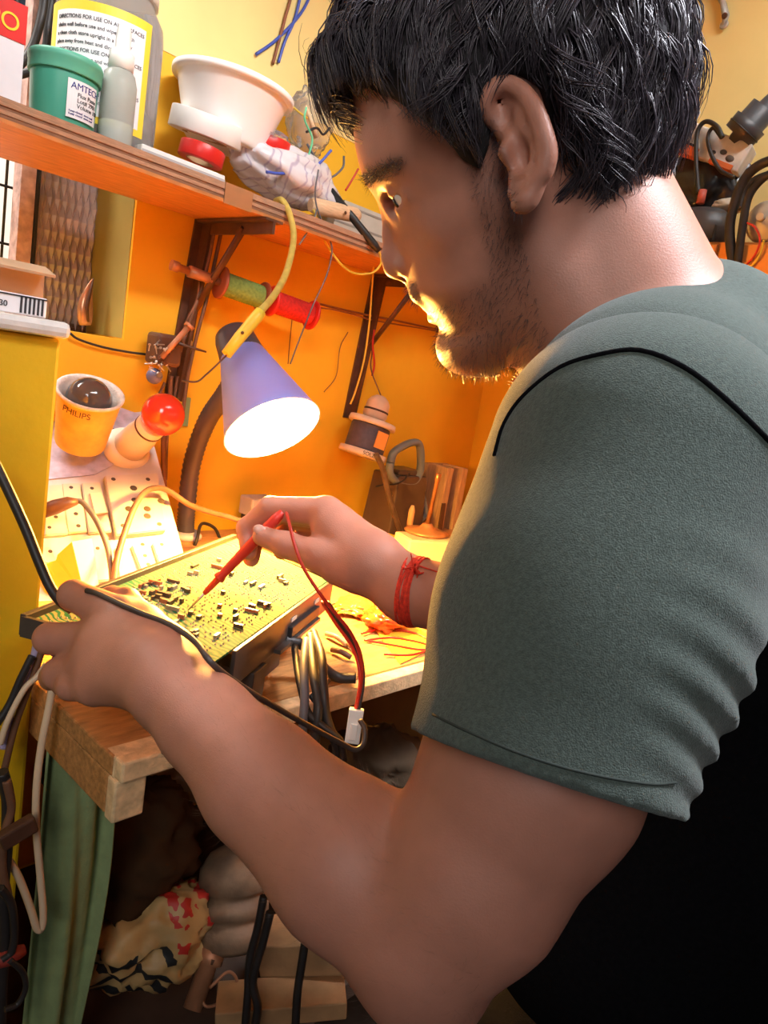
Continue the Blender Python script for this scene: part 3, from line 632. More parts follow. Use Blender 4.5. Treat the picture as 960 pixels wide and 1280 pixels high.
# ------------------------------------------------------------------ hair, beard, arm hair
def strands(name, P, r0, mat, parent, r1=0.15):
    n, K, _ = P.shape; T = np.gradient(P, axis=1); T /= np.linalg.norm(T, axis=2, keepdims=True)+1e-12
    ref = rng.normal(size=(n,1,3)); U = np.cross(T, ref); U /= np.linalg.norm(U, axis=2, keepdims=True)+1e-12; W = np.cross(T, U)
    rad = (np.linspace(1, r1, K)[None,:]*np.asarray(r0).reshape(-1,1))[...,None]
    R = np.stack([P+(U*math.cos(a)+W*math.sin(a))*rad for a in (0, 2.094, 4.189)], 2)          # n,K,3,3
    idx = np.arange(n*K*3).reshape(n, K, 3); fs = [np.stack([idx[:,:-1,i], idx[:,:-1,(i+1)%3], idx[:,1:,(i+1)%3], idx[:,1:,i]], -1).reshape(-1,4) for i in range(3)]
    return tag(raw_mesh(name, R.reshape(-1,3), np.concatenate(fs), mat, parent), kind='stuff')
hair_m = M('black_hair', (0.048, 0.038, 0.047), 0.36, 0.25, 200)
hl_px = [(441,112,0),(470,116,70),(496,127,100),(530,152,118),(558,174,126),(578,200,134),(600,212,138),(610,185,138),(617,130,140),(640,92,142),(672,108,142),(690,150,142),(697,192,138),(735,228,125),(785,246,105),(838,256,60)]
hlp = np.array([HY(*p)[[0,2]] for p in hl_px]); hlp = hlp[np.argsort(hlp[:,0])]; hx_ = np.concatenate([[-260], hlp[:,0], [260]]); hz_ = np.concatenate([[hlp[0,1]-4], hlp[:,1], [hlp[-1,1]+4]])
HF_ = Field(HO-0.17, HO+0.17, 0.0026)
G = np.meshgrid(*HF_.ax, indexing='ij'); G = [g-HO[i] for i, g in enumerate(G)]
gx, gy, gz = [(G[0]*a[0]+G[1]*a[1]+G[2]*a[2])/HS for a in (HF, HL, HU)]
hd_ = head_fn(*[HF_.ax[0][:,None,None], HF_.ax[1][None,:,None], HF_.ax[2][None,None,:]])
line = np.interp(gx, hx_, hz_); lump = 0.0012*np.sin(gx*0.09+gz*0.05)*np.sin(gz*0.11-gx*0.03)*np.sin(gy*0.08+1)
thick = 0.003+0.008*np.clip((gz-line)/70, 0, 1)
HF_.F = np.maximum(hd_-thick-lump*np.clip((gz-line)/60,0,1), (line-gz)*HS*0.7).astype(np.float32)
cv, cq = HF_.mesh(); cv = relax(cv, cq, 2)
hair = raw_mesh('hair', cv, cq, M('hair_undercoat', (0.010,0.008,0.009), 0.9, 0.3, 300), person)
hv2 = np.empty(len(hair.data.vertices)*3, np.float32); hair.data.vertices.foreach_get('co', hv2); hv2 = hv2.reshape(-1,3).astype(float)
hn2 = np.empty(len(hv2)*3, np.float32); hair.data.vertex_normals.foreach_get('vector', hn2) if hasattr(hair.data, 'vertex_normals') else None
hn2 = hn2.reshape(-1,3).astype(float)
loc = np.stack([(hv2-HO)@HF, (hv2-HO)@HL, (hv2-HO)@HU], 1)/HS
ok = (hn2*(hv2-HO)).sum(1) > 0.02; ok &= loc[:,2] > np.interp(loc[:,0], hx_, hz_)+3
ok &= (loc[:,1] > -70)
cand = np.where(ok)[0]
def grow(roots, nor, lc, length, K, lift, clump, curl):
    n = len(roots); crown = np.array([-70, 0, 215.0]); g = lc-crown; d = g[:,0:1]*HF+g[:,1:2]*HL+g[:,2:3]*HU; d -= nor*(d*nor).sum(1, keepdims=True); d /= np.linalg.norm(d, axis=1, keepdims=True)+1e-9
    ph = clump[:,None]
    side = np.cross(nor, d); d = d + side*0.9*np.sin(ph*6.3) ; d /= np.linalg.norm(d, axis=1, keepdims=True)
    p = roots-nor*0.004; out = [p]; v = d + nor*lift[:,None]
    for k in range(1, K):
        v = v/np.linalg.norm(v, axis=1, keepdims=True); p = p+v*(length[:,None]/(K-1)); out.append(p)
        v = v + np.array([0,0,-1.0])*0.16 - nor*(lift[:,None]*0.42) + side*curl[:,None]*np.cos(ph*9+k*0.9)*0.45 + rng.normal(size=p.shape)*0.05
    return np.stack(out, 1)
ng = 1500; gi = rng.choice(cand, ng); gl = hv2[gi]; gc = rng.uniform(0, 1, ng); gL = rng.uniform(0.030, 0.056, ng); glf = rng.uniform(0.25, 0.75, ng); gcu = rng.uniform(0.2, 1.0, ng)
nS = 20000; ri = rng.choice(cand, nS)
near = np.array([np.argmin(((gl-hv2[i])**2).sum(1)) for i in ri])
front = (loc[ri,0] > 105) & (loc[ri,2] > 100)
Ls = gL[near]*rng.uniform(0.8, 1.15, nS) + front*0.016; nape = (loc[ri,2] < 10) & (loc[ri,0] < -40); Ls[nape] *= 0.8
lf = glf[near]*rng.uniform(0.8,1.2,nS) + front*0.55
P = grow(hv2[ri], hn2[ri], loc[ri], Ls, 8, lf, gc[near]+rng.normal(0, 0.02, nS), gcu[near])
# strands of a clump pull together toward their guide's tip
gP = grow(gl, hn2[gi], loc[gi], gL, 8, glf, gc, gcu); wq = (np.linspace(0, 1, 8)**1.3*0.42)[None,:,None]; P = P*(1-wq) + (gP[near]+rng.normal(0, 0.0012, (nS,1,3)))*wq
qq = (P-CAM)@RW; ex_ = 480+FOC*qq[...,0]/qq[...,2]; ey_ = 640+FOC*qq[...,1]/qq[...,2]
inear = ((ex_-650)/46)**2+((ey_-182)/84)**2 < 1; keep = ~inear[:,1:].any(1)
temple = (loc[ri,1] > 25) & (loc[ri,0] > 5); low = temple & ((ey_ > 640 - 4*(ex_-440)*0 ) | (ey_ > np.interp(ex_, [440,470,500,540,570,600,640], [135,138,148,172,192,212,222]))).any(1); keep &= ~low
P = P[keep]; nS = len(P)
strands('hair_strands', P, rng.uniform(0.00035, 0.0008, nS), hair_m, hair)
# stubble
bi = np.where((tint[:,0] > 0.3) & (hy > -45) & (hz > zlo-4))[0]; bi = rng.choice(bi, min(3200, len(bi)*2))
hN = np.empty(len(hv)*3, np.float32); body.data.vertex_normals.foreach_get('vector', hN); hN = hN.reshape(-1,3).astype(float)
def fuzz(name, ids, Lr, r, mat, bias, parent, jit=0.35):
    n = len(ids); d = hN[ids] + bias*0.8 + rng.normal(size=(n,3))*jit; d /= np.linalg.norm(d, axis=1, keepdims=True); l = rng.uniform(*Lr, n)[:,None]
    p0 = hv[ids]+rng.normal(size=(n,3))*0.0006-hN[ids]*0.0008; p1 = p0+d*l*0.5; d2 = d+bias*0.5; d2 /= np.linalg.norm(d2, axis=1, keepdims=True); p2 = p1+d2*l*0.5
    return strands(name, np.stack([p0,p1,p2],1), np.full(n, r), mat, parent)
fuzz('stubble', bi, (0.003, 0.007), 0.00014, hair_m, -HU*0.7+HF*0.2, body)
bw = np.where((brow > 0.35) & (hy > 0))[0]
if len(bw): fuzz('eyebrow', rng.choice(bw, 260), (0.004, 0.008), 0.00018, hair_m, -HF*0.6+HU*0.3+HL*0.4, body)
armax = nrm(EL-WR); sarm = (hv-WR)@armax; dist = np.linalg.norm(hv-WR-sarm[:,None]*armax, axis=1); ai = np.where((sarm > 0.0) & (sarm < 0.27) & (dist < 0.055) & (hv[:,2] < 1.06))[0]
armhair = M('arm_hair', (0.20, 0.11, 0.07), 0.4, 0.1, 100)
fuzz('arm_hair', rng.choice(ai, 1300), (0.005, 0.010), 0.00005, armhair, -armax*0.9, body, 0.3)
# red thread round the right wrist
rax = nrm(D(600,757,.605)-RWR)
rb_ = MB()
wc = RWR+rax*0.004; u_ = nrm(np.cross(rax, UP)); v2_ = np.cross(rax, u_)
br = thing_ = None
thr = M('red_thread', (0.62, 0.035, 0.015), 0.8, 0.3, 300, bump=0.4)
brc = MB()
for k in range(14):
    off = rng.uniform(-0.006, 0.006); ph = rng.uniform(0, 6.28); til = rng.normal(0, 0.003)
    ring = [wc+rax*(off+til*math.cos(a+ph))+(u_*math.cos(a)+v2_*math.sin(a))*(0.0286+0.00008*k) for a in np.linspace(0, 2*math.pi, 36)]
    brc.tube(ring, 0.0012, 6, caps=False)
brc = brc.build('thread_bracelet', thr, person)
kn = hit(517, 716); kn = wc-UP*-0.03 if kn is None else kn
tas = MB()
for k in range(14): tas.tube([kn, kn+rng.normal(0, 0.004, 3)+UP*0.003, kn+rng.normal(0, 0.008, 3)+UP*0.001], [0.0011,0.0009,0.0005], 5)
tas.build('knot_ends', thr, brc)
# seam piping along the armhole
stv = BVHTree.FromPolygons([tuple(v) for v in np.concatenate([tvv, sv])], [tuple(int(i) for i in f) for f in tq]+[tuple(int(i)+len(tvv) for i in f) for f in sq])
pip = [hit(px, py, stv, 0.0006) for px, py in spline([(612,600,0),(622,545,0),(655,492,0),(700,457,0),(750,441,0),(800,437,0),(855,458,0),(905,497,0),(958,548,0)], 40) for px, py in [(px, py)]] if False else []
for p in spline([(618,570,0),(630,530,0),(655,494,0),(700,459,0),(750,443,0),(800,438,0),(855,459,0),(905,497,0),(958,548,0),(985,580,0)], 44):
    h_ = hit(p[0], p[1], stv, 0.0004)
    if h_ is not None: pip.append(h_)
if len(pip) > 4: MB().tube(pip, 0.0013, 6).build('seam_piping', blackc, shirt)
hem_ = []
for p in spline([(541,893,0),(580,912,0),(640,938,0),(700,958,0),(760,972,0),(815,980,0),(845,978,0)], 40):
    h_ = hit(p[0], p[1], stv, 0.0)
    if h_ is not None: hem_.append(h_)
if len(hem_) > 4: MB().tube(hem_, 0.0007, 5).build('hem_stitch', M('dark_green_stitch', (0.03,0.04,0.035), 0.9, 0.1), sleeve)
# thumb nail of the right hand
nt_ = hit(325, 663)
if nt_ is not None:
    nn = hit(325, 663, None, 0.0); zz_ = nrm(CAM-nn); lx = nrm(D(322,664,.67)-D(345,676,.67)); lx = nrm(lx-zz_*(lx@zz_)); ly = np.cross(zz_, lx)
    MB().ball(nn-zz_*0.0008, 1, 14, ax=(lx, ly, zz_), sc=(0.0068, 0.0052, 0.0016)).build('thumb_nail', M('nail', (0.55, 0.30, 0.22), 0.3, 0.05), body)

# ------------------------------------------------------------------ helpers for the small things
from mathutils import noise as mnoise
def px_m(p): return depth(p)/FOC
def blob(c, r, amp=0.15, freq=2.0, seed=0, ax=None, n=40, crease=0.0):
    """crumpled closed form"""
    A_ = [V(a) for a in (ax if ax is not None else np.eye(3))]; m = MB(); m.ball((0,0,0), 1.0, n)
    for v in m.bm.verts:
        d = v.co.normalized(); q = d*freq+Vector((seed*7.1, seed*3.3, seed*1.7))
        k = 1+amp*mnoise.noise(q)+amp*0.5*mnoise.noise(q*2.3)-crease*abs(mnoise.noise(q*1.6))-crease*0.6*abs(mnoise.noise(q*3.7))
        p = d*k; v.co = V(c)+A_[0]*(p.x*r[0])+A_[1]*(p.y*r[1])+A_[2]*(p.z*r[2])
    return m
def AYs(pts, Y): return [AY(x, y, Y) for x, y in pts]
def Ds(pts): return [D(*p) for p in pts]
def toward(p): return nrm(CAM-np.array(p))

# ================================================================== on the plywood shelf
c = np.array([XC(79, 0.992, 1.51), 0.992, ST]); s_ = depth(c+UP*0.04)/FOC
jar = thing('flux_jar', c, 'green plastic tub with lid and white label at the shelf edge', 'jar')
jg = M('green_tub', (0.06, 0.33, 0.23), 0.4, 0.06, 12); R_ = 40*s_; Hh = 84*s_
MB().lathe(c, UP, [(R_*0.90,0),(R_*0.93,0.003),(R_*0.99,Hh*0.72),(R_*0.99,Hh*0.76)], 40).build('tub', jg, jar)
MB().lathe(c, UP, [(R_*1.06,Hh*0.745),(R_*1.07,Hh*0.76),(R_*1.07,Hh*0.9),(R_*1.09,Hh*0.91),(R_*1.09,Hh*0.965),(R_*1.05,Hh),(R_*0.5,Hh*1.0)], 40).build('lid', M('green_lid', (0.10, 0.40, 0.28), 0.45, 0.05, 12), jar)
fd_ = nrm((CAM-c)*np.array([1,1,0])); rt_ = np.cross(UP, fd_)
def cyl_label(c, R, th0, th1, z0, z1, nm, mat, parent, n=14, th=0.0006):
    m = MB(); rows = []
    for k in range(n+1):
        a = th0+(th1-th0)*k/n; d = fd_*math.cos(a)+rt_*math.sin(a)
        rows.append([m.bm.verts.new(V(c+d*(R+o)+UP*z)) for z, o in ((z0,0),(z0,th),(z1,th),(z1,0))])
    for k in range(n):
        for i in range(4): m.bm.faces.new((rows[k][i], rows[k][(i+1)%4], rows[k+1][(i+1)%4], rows[k+1][i]))
    m.bm.faces.new(rows[0]); m.bm.faces.new(rows[-1][::-1]); return m.build(nm, mat, parent)
lab = cyl_label(c, R_*0.985, math.radians(5), math.radians(66), Hh*0.14, Hh*0.66, 'label', paper, jar)
def cyl_text(s, size, th, z, mat, parent, c, R):
    d = fd_*math.cos(th)+rt_*math.sin(th); return text_mesh('lettering', s, size, mat, parent, c+d*R+UP*z, np.cross(UP, d), UP, 0.0002, bend=(c, UP, R))
Rt = R_*0.985+0.0009
cyl_text('AMTECH', 0.0105, math.radians(10), Hh*0.535, inkblue, lab, c, Rt)
for k, s in enumerate(('Flux Paste', 'Lot# 2901', 'Volume 100')): cyl_text(s, 0.0068, math.radians(22), Hh*(0.44-0.075*k), inkblack, lab, c, Rt)
for k in range(2): cyl_text('Keep closed  store cool', 0.0034, math.radians(9), Hh*(0.22-0.04*k), inkblue, lab, c, Rt)

c = np.array([XC(145, 0.985, 1.51), 0.985, ST]); s_ = depth(c+UP*0.06)/FOC
bt = thing('spray_bottle', c, 'small cloudy spray bottle with white cap beside the green tub', 'bottle'); r_b = 21*s_
cloudy = M('cloudy_plastic', (0.62, 0.66, 0.60), 0.25, 0.06, 14, trans=0.45, ior=1.2)
MB().lathe(c, UP, [(r_b*0.95,0),(r_b,0.003),(r_b,0.030),(r_b*0.96,0.031),(r_b,0.032),(r_b,0.078),(r_b*0.85,0.090),(r_b*0.6,0.096)], 28).build('bottle_body', cloudy, bt)
MB().lathe(c, UP, [(r_b*0.72,0.094),(r_b*0.72,0.114),(r_b*0.66,0.115),(r_b*0.46,0.119),(r_b*0.44,0.138),(r_b*0.36,0.146),(r_b*0.2,0.148)], 24).build('spray_cap', white, bt)

c = np.array([XC(131, 1.052, 1.56), 1.052, ST]); s_ = depth(c+UP*0.09)/FOC
bj = thing('storage_jar', c, 'big clear plastic jar with yellow-edged white label, rear of the shelf', 'jar'); r_j = min(64*s_, 0.069)
MB().lathe(c, UP, [(r_j*0.93,0),(r_j,0.006),(r_j,0.155),(r_j*0.97,0.172),(r_j*0.80,0.192),(r_j*0.78,0.2)], 44, caps=False).build('jar_body', M('clear_jar', (0.80, 0.80, 0.78), 0.12, 0.04, 20, trans=0.8, ior=1.12), bj)
MB().lathe(c, UP, [(r_j*0.84,0.198),(r_j*0.84,0.225),(r_j*0.5,0.228)], 36).build('lid', white, bj)
MB().lathe(c, UP, [(r_j*0.5,0.004),(r_j*0.9,0.006),(r_j*0.86,0.06),(r_j*0.5,0.09),(0.01,0.095)], 24).build('contents', M('grey_contents', (0.30,0.29,0.30), 0.6, 0.4, 60), bj)
fd_ = nrm((CAM-c)*np.array([1,1,0])); rt_ = np.cross(UP, fd_)
l1 = cyl_label(c, r_j*1.001, math.radians(-78), math.radians(46), 0.025, 0.163, 'label', M('yellow_label', (0.85, 0.62, 0.05), 0.5, 0.03), bj, 24)
l2 = cyl_label(c, r_j*1.001+0.0007, math.radians(-62), math.radians(38), 0.033, 0.152, 'label_panel', paper, bj, 24, 0.0004)
Rt = r_j*1.001+0.0014
for k in range(11): cyl_text(['DIRECTIONS FOR USE ON ALL SURFACES', 'shake well before use and wipe dry with', 'a clean cloth store upright in a cool dry', 'place away from heat and direct sunlight'][k % 4], 0.0062, math.radians(-58), 0.142-0.0095*k, inkblack, l1, c, Rt)
m = MB(); d0 = fd_*math.cos(0.45)+rt_*math.sin(0.45)
for i in range(6): m.box(c+d0*(Rt)+np.cross(UP,d0)*(0.002*i-0.005)+UP*0.066, (0.0011, 0.0006, 0.012), ax=(np.cross(UP,d0), d0, UP))
m.build('barcode', inkblack, l1)

# red and white carton at the frame's left edge
p = AY(-4, 72, 1.0); sc_ = px_m(p); cx_ = XC(-6, 1.0, ST+0.05)
cb = thing('paint_carton', (cx_, 1.0, ST), 'red and white carton with yellow lettering, cut off by the photo edge', 'box')
MB().box((cx_, 1.0, ST+0.037), (0.042, 0.05, 0.074)).build('carton_body', M('pale_carton', (0.72,0.70,0.74), 0.5, 0.05), cb)
MB().box((cx_, 1.0, ST+0.094), (0.044, 0.052, 0.04)).build('carton_top', red, cb)
text_mesh('lettering', 'PO', 0.026, M('yellow_ink', (0.9,0.6,0.02), 0.5, 0.02), cb, (cx_-0.02, 0.9735, ST+0.083), EX, UP, 0.0003)

# white channel strip along the edge
p0 = np.array([XC(169, 0.99, ST+0.008), 0.99, ST+0.009]); p1 = np.array([XC(273, 0.998, ST+0.008), 0.998, ST+0.009]); dd = nrm(p1-p0)
t = thing('cable_channel', p0, 'length of white plastic cable channel lying along the shelf edge', 'plastic strip')
MB().box((p0+p1)/2, (np.linalg.norm(p1-p0), 0.030, 0.018), ax=(dd, np.cross(UP,dd), UP), bevel=0.002).build('channel', white, t)
MB().box((p0+p1)/2+np.cross(dd,UP)*0.0155, (np.linalg.norm(p1-p0)*0.99, 0.001, 0.006), ax=(dd, np.cross(UP,dd), UP)).build('side_groove', M('grey_plastic', (0.42,0.41,0.42), 0.4, 0.05), t)
MB().box(p1+dd*0.0005-UP*0.002, (0.0012, 0.022, 0.009), ax=(dd, np.cross(UP,dd), UP)).build('end_opening', M('grey_plastic', (0.42,0.41,0.42)), t)

def tape_roll(name, c, axis, R, r, h, mat, core, label):
    t = thing(name, c, label, 'tape'); a = nrm(axis); b0 = np.array(c)-a*h/2
    MB().lathe(b0, a, [(r,0),(R*0.985,0),(R,h*0.04),(R,h*0.96),(R*0.985,h),(r,h)], 40, caps=False).build('tape_winding', mat, t)
    m = MB(); m.lathe(b0, a, [(r*0.9,-0.0003),(r*1.01,-0.0003),(r*1.01,h+0.0003),(r*0.9,h+0.0003),(r*0.9,-0.0003)], 36, caps=False); m.build('core', core, t); return t
kraft = M('kraft_core', (0.45, 0.28, 0.14), 0.7, 0.1)
c = AY(259, 160, 1.04); up2 = nrm(UP+EX*0.02-EY*0.22)
tape_roll('tape_roll', c, up2, 46*px_m(c), 28*px_m(c), 0.029, white, kraft, 'roll of white tape lying under the edge of the white bowl')
c = AY(252, 193, 1.012); tape_roll('tape_roll', c, nrm(UP+EX*0.12-EY*0.1), 28*px_m(c), 17*px_m(c), 0.020, red, kraft, 'roll of red tape behind the white channel, under the white roll')
c = AY(333, 181, 1.035); tape_roll('tape_roll', c, nrm(UP-EY*0.1), 30*px_m(c), 18*px_m(c), 0.019, red, kraft, 'roll of red tape inside a clear bag below the white bowl')
# the white bowl
c = AY(293, 106, 1.05); s_ = px_m(c); a = nrm(UP+EX*0.06-EY*0.05); rb2 = 76*s_; hb = 74*s_
bw_ = tag(MB().lathe(c-a*hb, a, [(0.0,0.002),(rb2*0.60,0.0),(rb2*0.645,0.004),(rb2*0.66,0.010),(rb2*0.90,hb*0.88),(rb2*0.92,hb*0.90),(rb2*0.99,hb*0.90),(rb2,hb*0.93),(rb2,hb*0.99),(rb2*0.975,hb),(rb2*0.90,hb*0.985),(rb2*0.885,hb*0.93),(rb2*0.64,0.012),(0.0,0.008)], 56, caps=False).build('food_bowl', M('white_bowl', (0.86,0.82,0.80), 0.3, 0.03, 10)), 'white plastic bowl with rolled rim sitting over tape rolls', 'bowl')
# bags
pbag = M('printed_poly', (0.72, 0.68, 0.72), 0.22, 0.10, 30, bump=0.9, bscale=40, coat=0.4)
nt = pbag.node_tree; wv = nt.nodes.new('ShaderNodeTexWave'); wv.inputs['Scale'].default_value = 16; wv.inputs['Distortion'].default_value = 12; tc = nt.nodes.new('ShaderNodeTexCoord'); nt.links.new(tc.outputs['Object'], wv.inputs['Vector'])
rr_ = nt.nodes.new('ShaderNodeValToRGB'); rr_.color_ramp.elements[0].position = 0.02; rr_.color_ramp.elements[1].position = 0.16; rr_.color_ramp.elements[0].color = (0.48,0.43,0.53,1); rr_.color_ramp.elements[1].color = (0.70,0.67,0.70,1)
nt.links.new(wv.outputs['Fac'], rr_.inputs[0]); nt.links.new(rr_.outputs[0], nt.nodes['Principled BSDF'].inputs['Base Color'])
c = AY(362, 222, 1.03); s_ = px_m(c); tag(blob(c, (96*s_, 0.055, 34*s_), 0.2, 1.6, 3, crease=0.2, n=48, ax=(nrm((0.96,0.02,-0.10)), EY, nrm((0.10,0,0.99)))).build('printed_bag', pbag), 'crumpled purple-white printed plastic bag flattened on the shelf', 'plastic bag')
c = AY(328, 176, 1.035); s_ = px_m(c); tag(blob(c, (64*s_, 0.04, 20*s_), 0.25, 1.8, 5, crease=0.3, ax=(nrm((0.98,0,-0.12)), EY, UP)).build('clear_bag', film), 'thin clear bag wrapped round the red tape roll below the bowl', 'plastic bag')
c = AY(388, 155, 1.085); s_ = px_m(c); tag(blob(c, (34*s_, 0.035, 44*s_), 0.2, 1.7, 8, crease=0.3).build('clear_bag', film), 'crumpled clear bag standing behind the bowl by the wires', 'plastic bag')
# pale boxes behind the man's forehead
pgb = M('pale_card', (0.55,0.50,0.42), 0.7, 0.1)
for (x0, x1, y0, Y, hz2, lb_) in ((406, 520, 232, 1.075, 0.035, 'flat pale carton low on the shelf, behind the wires'), (420, 540, 205, 1.085, 0.030, 'flat pale carton stacked on top of another, behind the forehead')):
    p0, p1 = AY(x0, y0, Y), AY(x1, y0+18, Y); z0 = ST+0.001 if Y < 1.08 else ST+0.037
    t = thing('flat_carton', (p0[0], Y, z0), lb_, 'box'); MB().box(((p0[0]+p1[0])/2, Y, z0+hz2/2), (p1[0]-p0[0], 0.075, hz2)).build('carton_body', pgb, t); MB().box(((p0[0]+p1[0])/2, Y-0.0378, z0+hz2*0.72), (p1[0]-p0[0], 0.0012, 0.0035)).build('lid_seam', M('grey_card', (0.30,0.26,0.22), 0.7, 0.1), t)
# wooden handled tool
lw = M('pale_wood_handle', (0.74, 0.50, 0.30), 0.5, 0.15, 30, stretch=(2,14,14), bump=0.2)
p0, p1 = AY(388, 256, 0.985), AY(449, 270, 0.985); t = thing('knife', p0, 'tool with pale wooden handle lying at the shelf edge', 'tool')
MB().tube([p0, p0+(p1-p0)*0.06, p0+(p1-p0)*0.5, p0+(p1-p0)*0.92, p1], [0.010,0.0125,0.013,0.0125,0.008], 14, flat=0.75, up=UP).build('handle', lw, t)
h0 = AY(432, 266, 0.972); MB().lathe(h0, nrm((0,-1,0.1)), [(0.003,0),(0.002,0.001)], 8).build('rivet', iron, t)
p0, p1 = AY(412, 236, 1.0), AY(474, 314, 0.95); t = thing('soldering_iron', p0, 'black soldering iron handle hanging over the shelf edge near the nose', 'tool')
MB().tube([p0, p0+(p1-p0)*0.5, p0+(p1-p0)*0.9, p1], [0.0055,0.0068,0.0072,0.005], 12).build('handle', black, t)
MB().tube([p0+(p1-p0)*0.70+UP*0.004, p0+(p1-p0)*0.86+UP*0.004], 0.0035, 8).build('switch_tab', yellowwire, t)
cable('iron_cord', [p1, AY(476, 330, 0.95), AY(462, 342, 0.955), AY(435, 338, 0.965), AY(408, 305, 0.975), AY(392, 262, 0.972)], 0.0019, yellowwire, None, parent=t)
# loose wires on the shelf
cable('hookup_wire', AYs([(333,215),(352,217),(380,214),(398,205),(414,188)], 0.985), 0.0023, bluewire, 'blue wire lying across the printed plastic bag', 'wire')
cable('hookup_wire', AYs([(383,134),(381,150),(390,172),(387,190),(378,213),(377,220)], 0.99), 0.0016, greenwire, 'thin green wire hanging before the clear bag', 'wire')
cable('hookup_wire', AYs([(352,130),(363,132),(376,142),(388,150)], 1.04), 0.0016, yellowwire, 'short yellow wire sticking out beside the bowl', 'wire')
cable('hookup_wire', AYs([(383,165),(396,160),(404,168),(412,160)], 1.0), 0.002, rubber, 'short black wire curled by the green wire', 'wire')
cable('hookup_wire', AYs([(384,180),(400,208),(412,222),(428,210),(430,195)], 1.01), 0.0019, greywire, 'dark grey wire looping behind the blue wire', 'wire')
cable('hookup_wire', AYs([(432,238),(440,225),(448,211)], 0.985), 0.0017, redwire, 'short stiff red wire upright before the pale cartons', 'wire')
p0, p1 = AY(382, 132, 1.03), AY(396, 172, 1.03); tag(MB().tube([p0, p1], [0.002, 0.005], 8).build('bamboo_stick', lw), 'pointed pale stick leaning behind the green wire', 'stick')
cable('hookup_wire', AYs([(398,212),(394,240),(397,262),(408,290),(415,312),(408,345),(392,380),(374,425),(363,455)], 0.966), 0.0013, greywire, 'thin grey wire hanging from the shelf past the red spool', 'wire')
cable('hookup_wire', AYs([(396,262),(390,280),(378,300),(374,306)], 0.962), 0.0013, greywire, 'short grey wire end curling under the shelf edge', 'wire')
# yellow test lead with its sleeve
t = thing('test_lead', AY(345, 250, 0.96), 'thick yellow lead with a sleeved probe hanging in front of the lamp', 'cable')
YC = 0.80
cable('lead', [AY(345,251,0.985), AY(353,251,0.965), AY(362,268,0.945), AY(367,298,0.92), AY(358,340,0.87), AY(342,370,0.83), AY(322,393,YC)], 0.0049, M('old_yellow_cable', (0.62, 0.46, 0.10), 0.5, 0.2, 60), None, parent=t, n=12)
MB().tube([AY(326,389,YC), AY(321,396,YC), AY(300,421,YC), AY(283,443,YC)], [0.0072,0.0082,0.0078,0.0068], 14).build('probe_sleeve', M('yellow_sleeve', (0.78, 0.60, 0.06), 0.4, 0.08), t)
cable('probe_wire', AYs([(283,444),(272,455),(258,468),(246,477),(228,476)], YC), 0.0012, iron, None, parent=t)
ring = AY(303, 416, YC-0.008); MB().ball(ring, 0.0022, 8).build('screw_hole', iron, t)

# ================================================================== wires on the upper wall and in the window
for pts, mt_, lb_ in (([(420,-330),(372,-60),(364,-6),(357,20),(349,50),(341,80)], M('brown_wire', (0.25,0.08,0.03), 0.5, 0.2), 'brown wire running down the yellow wall above the bowl'),
    ([(470,-330),(408,-60),(388,-6),(372,22),(345,50),(320,68)], bluewire, 'blue wire crossing the brown one above the bowl'), ([(440,-330),(390,-60),(376,-6),(368,25),(356,52),(348,78)], bluewire, 'second blue wire beside the brown one on the wall')):
    cable('wall_wire', AYs(pts, 1.124), 0.0026, mt_, lb_, 'wire')
cable('window_cable', AYs([(90,-260),(62,-60),(56,-8),(52,20),(42,55),(28,78),(12,88)], 1.20), 0.0062, rubber, 'thick black cable hanging in front of the window grille', 'cable')
cable('window_cable', AYs([(110,-260),(74,-60),(66,-8),(60,30),(57,60),(46,84),(30,92),(10,96)], 1.21), 0.0058, rubber, 'black cable sagging behind the thick one at the grille', 'cable')
cable('window_cable', AYs([(16,-6),(8,12),(-6,24)], 1.20), 0.0058, rubber, 'short black cable at the top corner of the window', 'cable')

# ================================================================== spool rod under the shelf
rodm = M('copper_rod', (0.45, 0.20, 0.10), 0.4, 0.2, 40, metal=0.3)
ra_, rb0 = AY(214, 331, 1.088), AY(398, 397, 1.05); rd = nrm(rb0-ra_)
t = thing('spool_rod', ra_, 'copper rod through the bracket carrying two thread spools', 'rod')
MB().tube([ra_, ra_+rd*0.012, ra_+rd*0.0125, rb0], [0.0085,0.0085,0.0062,0.0062], 12).build('rod', rodm, t)
MB().tube([ra_+rd*0.03, ra_+rd*0.07], [0.0095,0.0085], 10).build('washer_sleeve', rodm, t)
def spool(px0, px1, thread, flange, label, rf=0.0265, rth=0.0195):
    def on(px): # point of the rod at a pixel column
        k0, k1 = 0.0, 0.5
        for _ in range(40):
            km = (k0+k1)/2; q = RW.T@(ra_+rd*km-CAM); 
            if 480+FOC*q[0]/q[2] < px: k0 = km
            else: k1 = km
        return ra_+rd*k0
    a0, a1 = on(px0), on(px1); Lh = np.linalg.norm(a1-a0); t = thing('thread_spool', a0, label, 'spool')
    for f0, nm in ((0.0, 'flange'), (Lh-0.006, 'flange')): MB().lathe(a0+rd*f0, rd, [(0.0065,0),(rf*0.9,0),(rf,0.0015),(rf,0.0045),(rf*0.9,0.006),(0.0065,0.006)], 32, caps=False).build(nm, flange, t)
    pr2 = [(rth*0.6, 0.006)]; nn = 15
    for k in range(nn*2+1): pr2.append((rth*(1.0 if k % 2 else 0.955), 0.007+(Lh-0.014)*k/(nn*2)))
    pr2.append((rth*0.6, Lh-0.006)); MB().lathe(a0, rd, pr2, 28).build('thread_winding', thread, t)
spool(274, 330, M('green_thread', (0.17, 0.30, 0.07), 0.85, 0.25, 200, bump=0.6), M('maroon_flange', (0.30, 0.07, 0.03), 0.5, 0.1), 'green thread spool with maroon flanges on the copper rod')
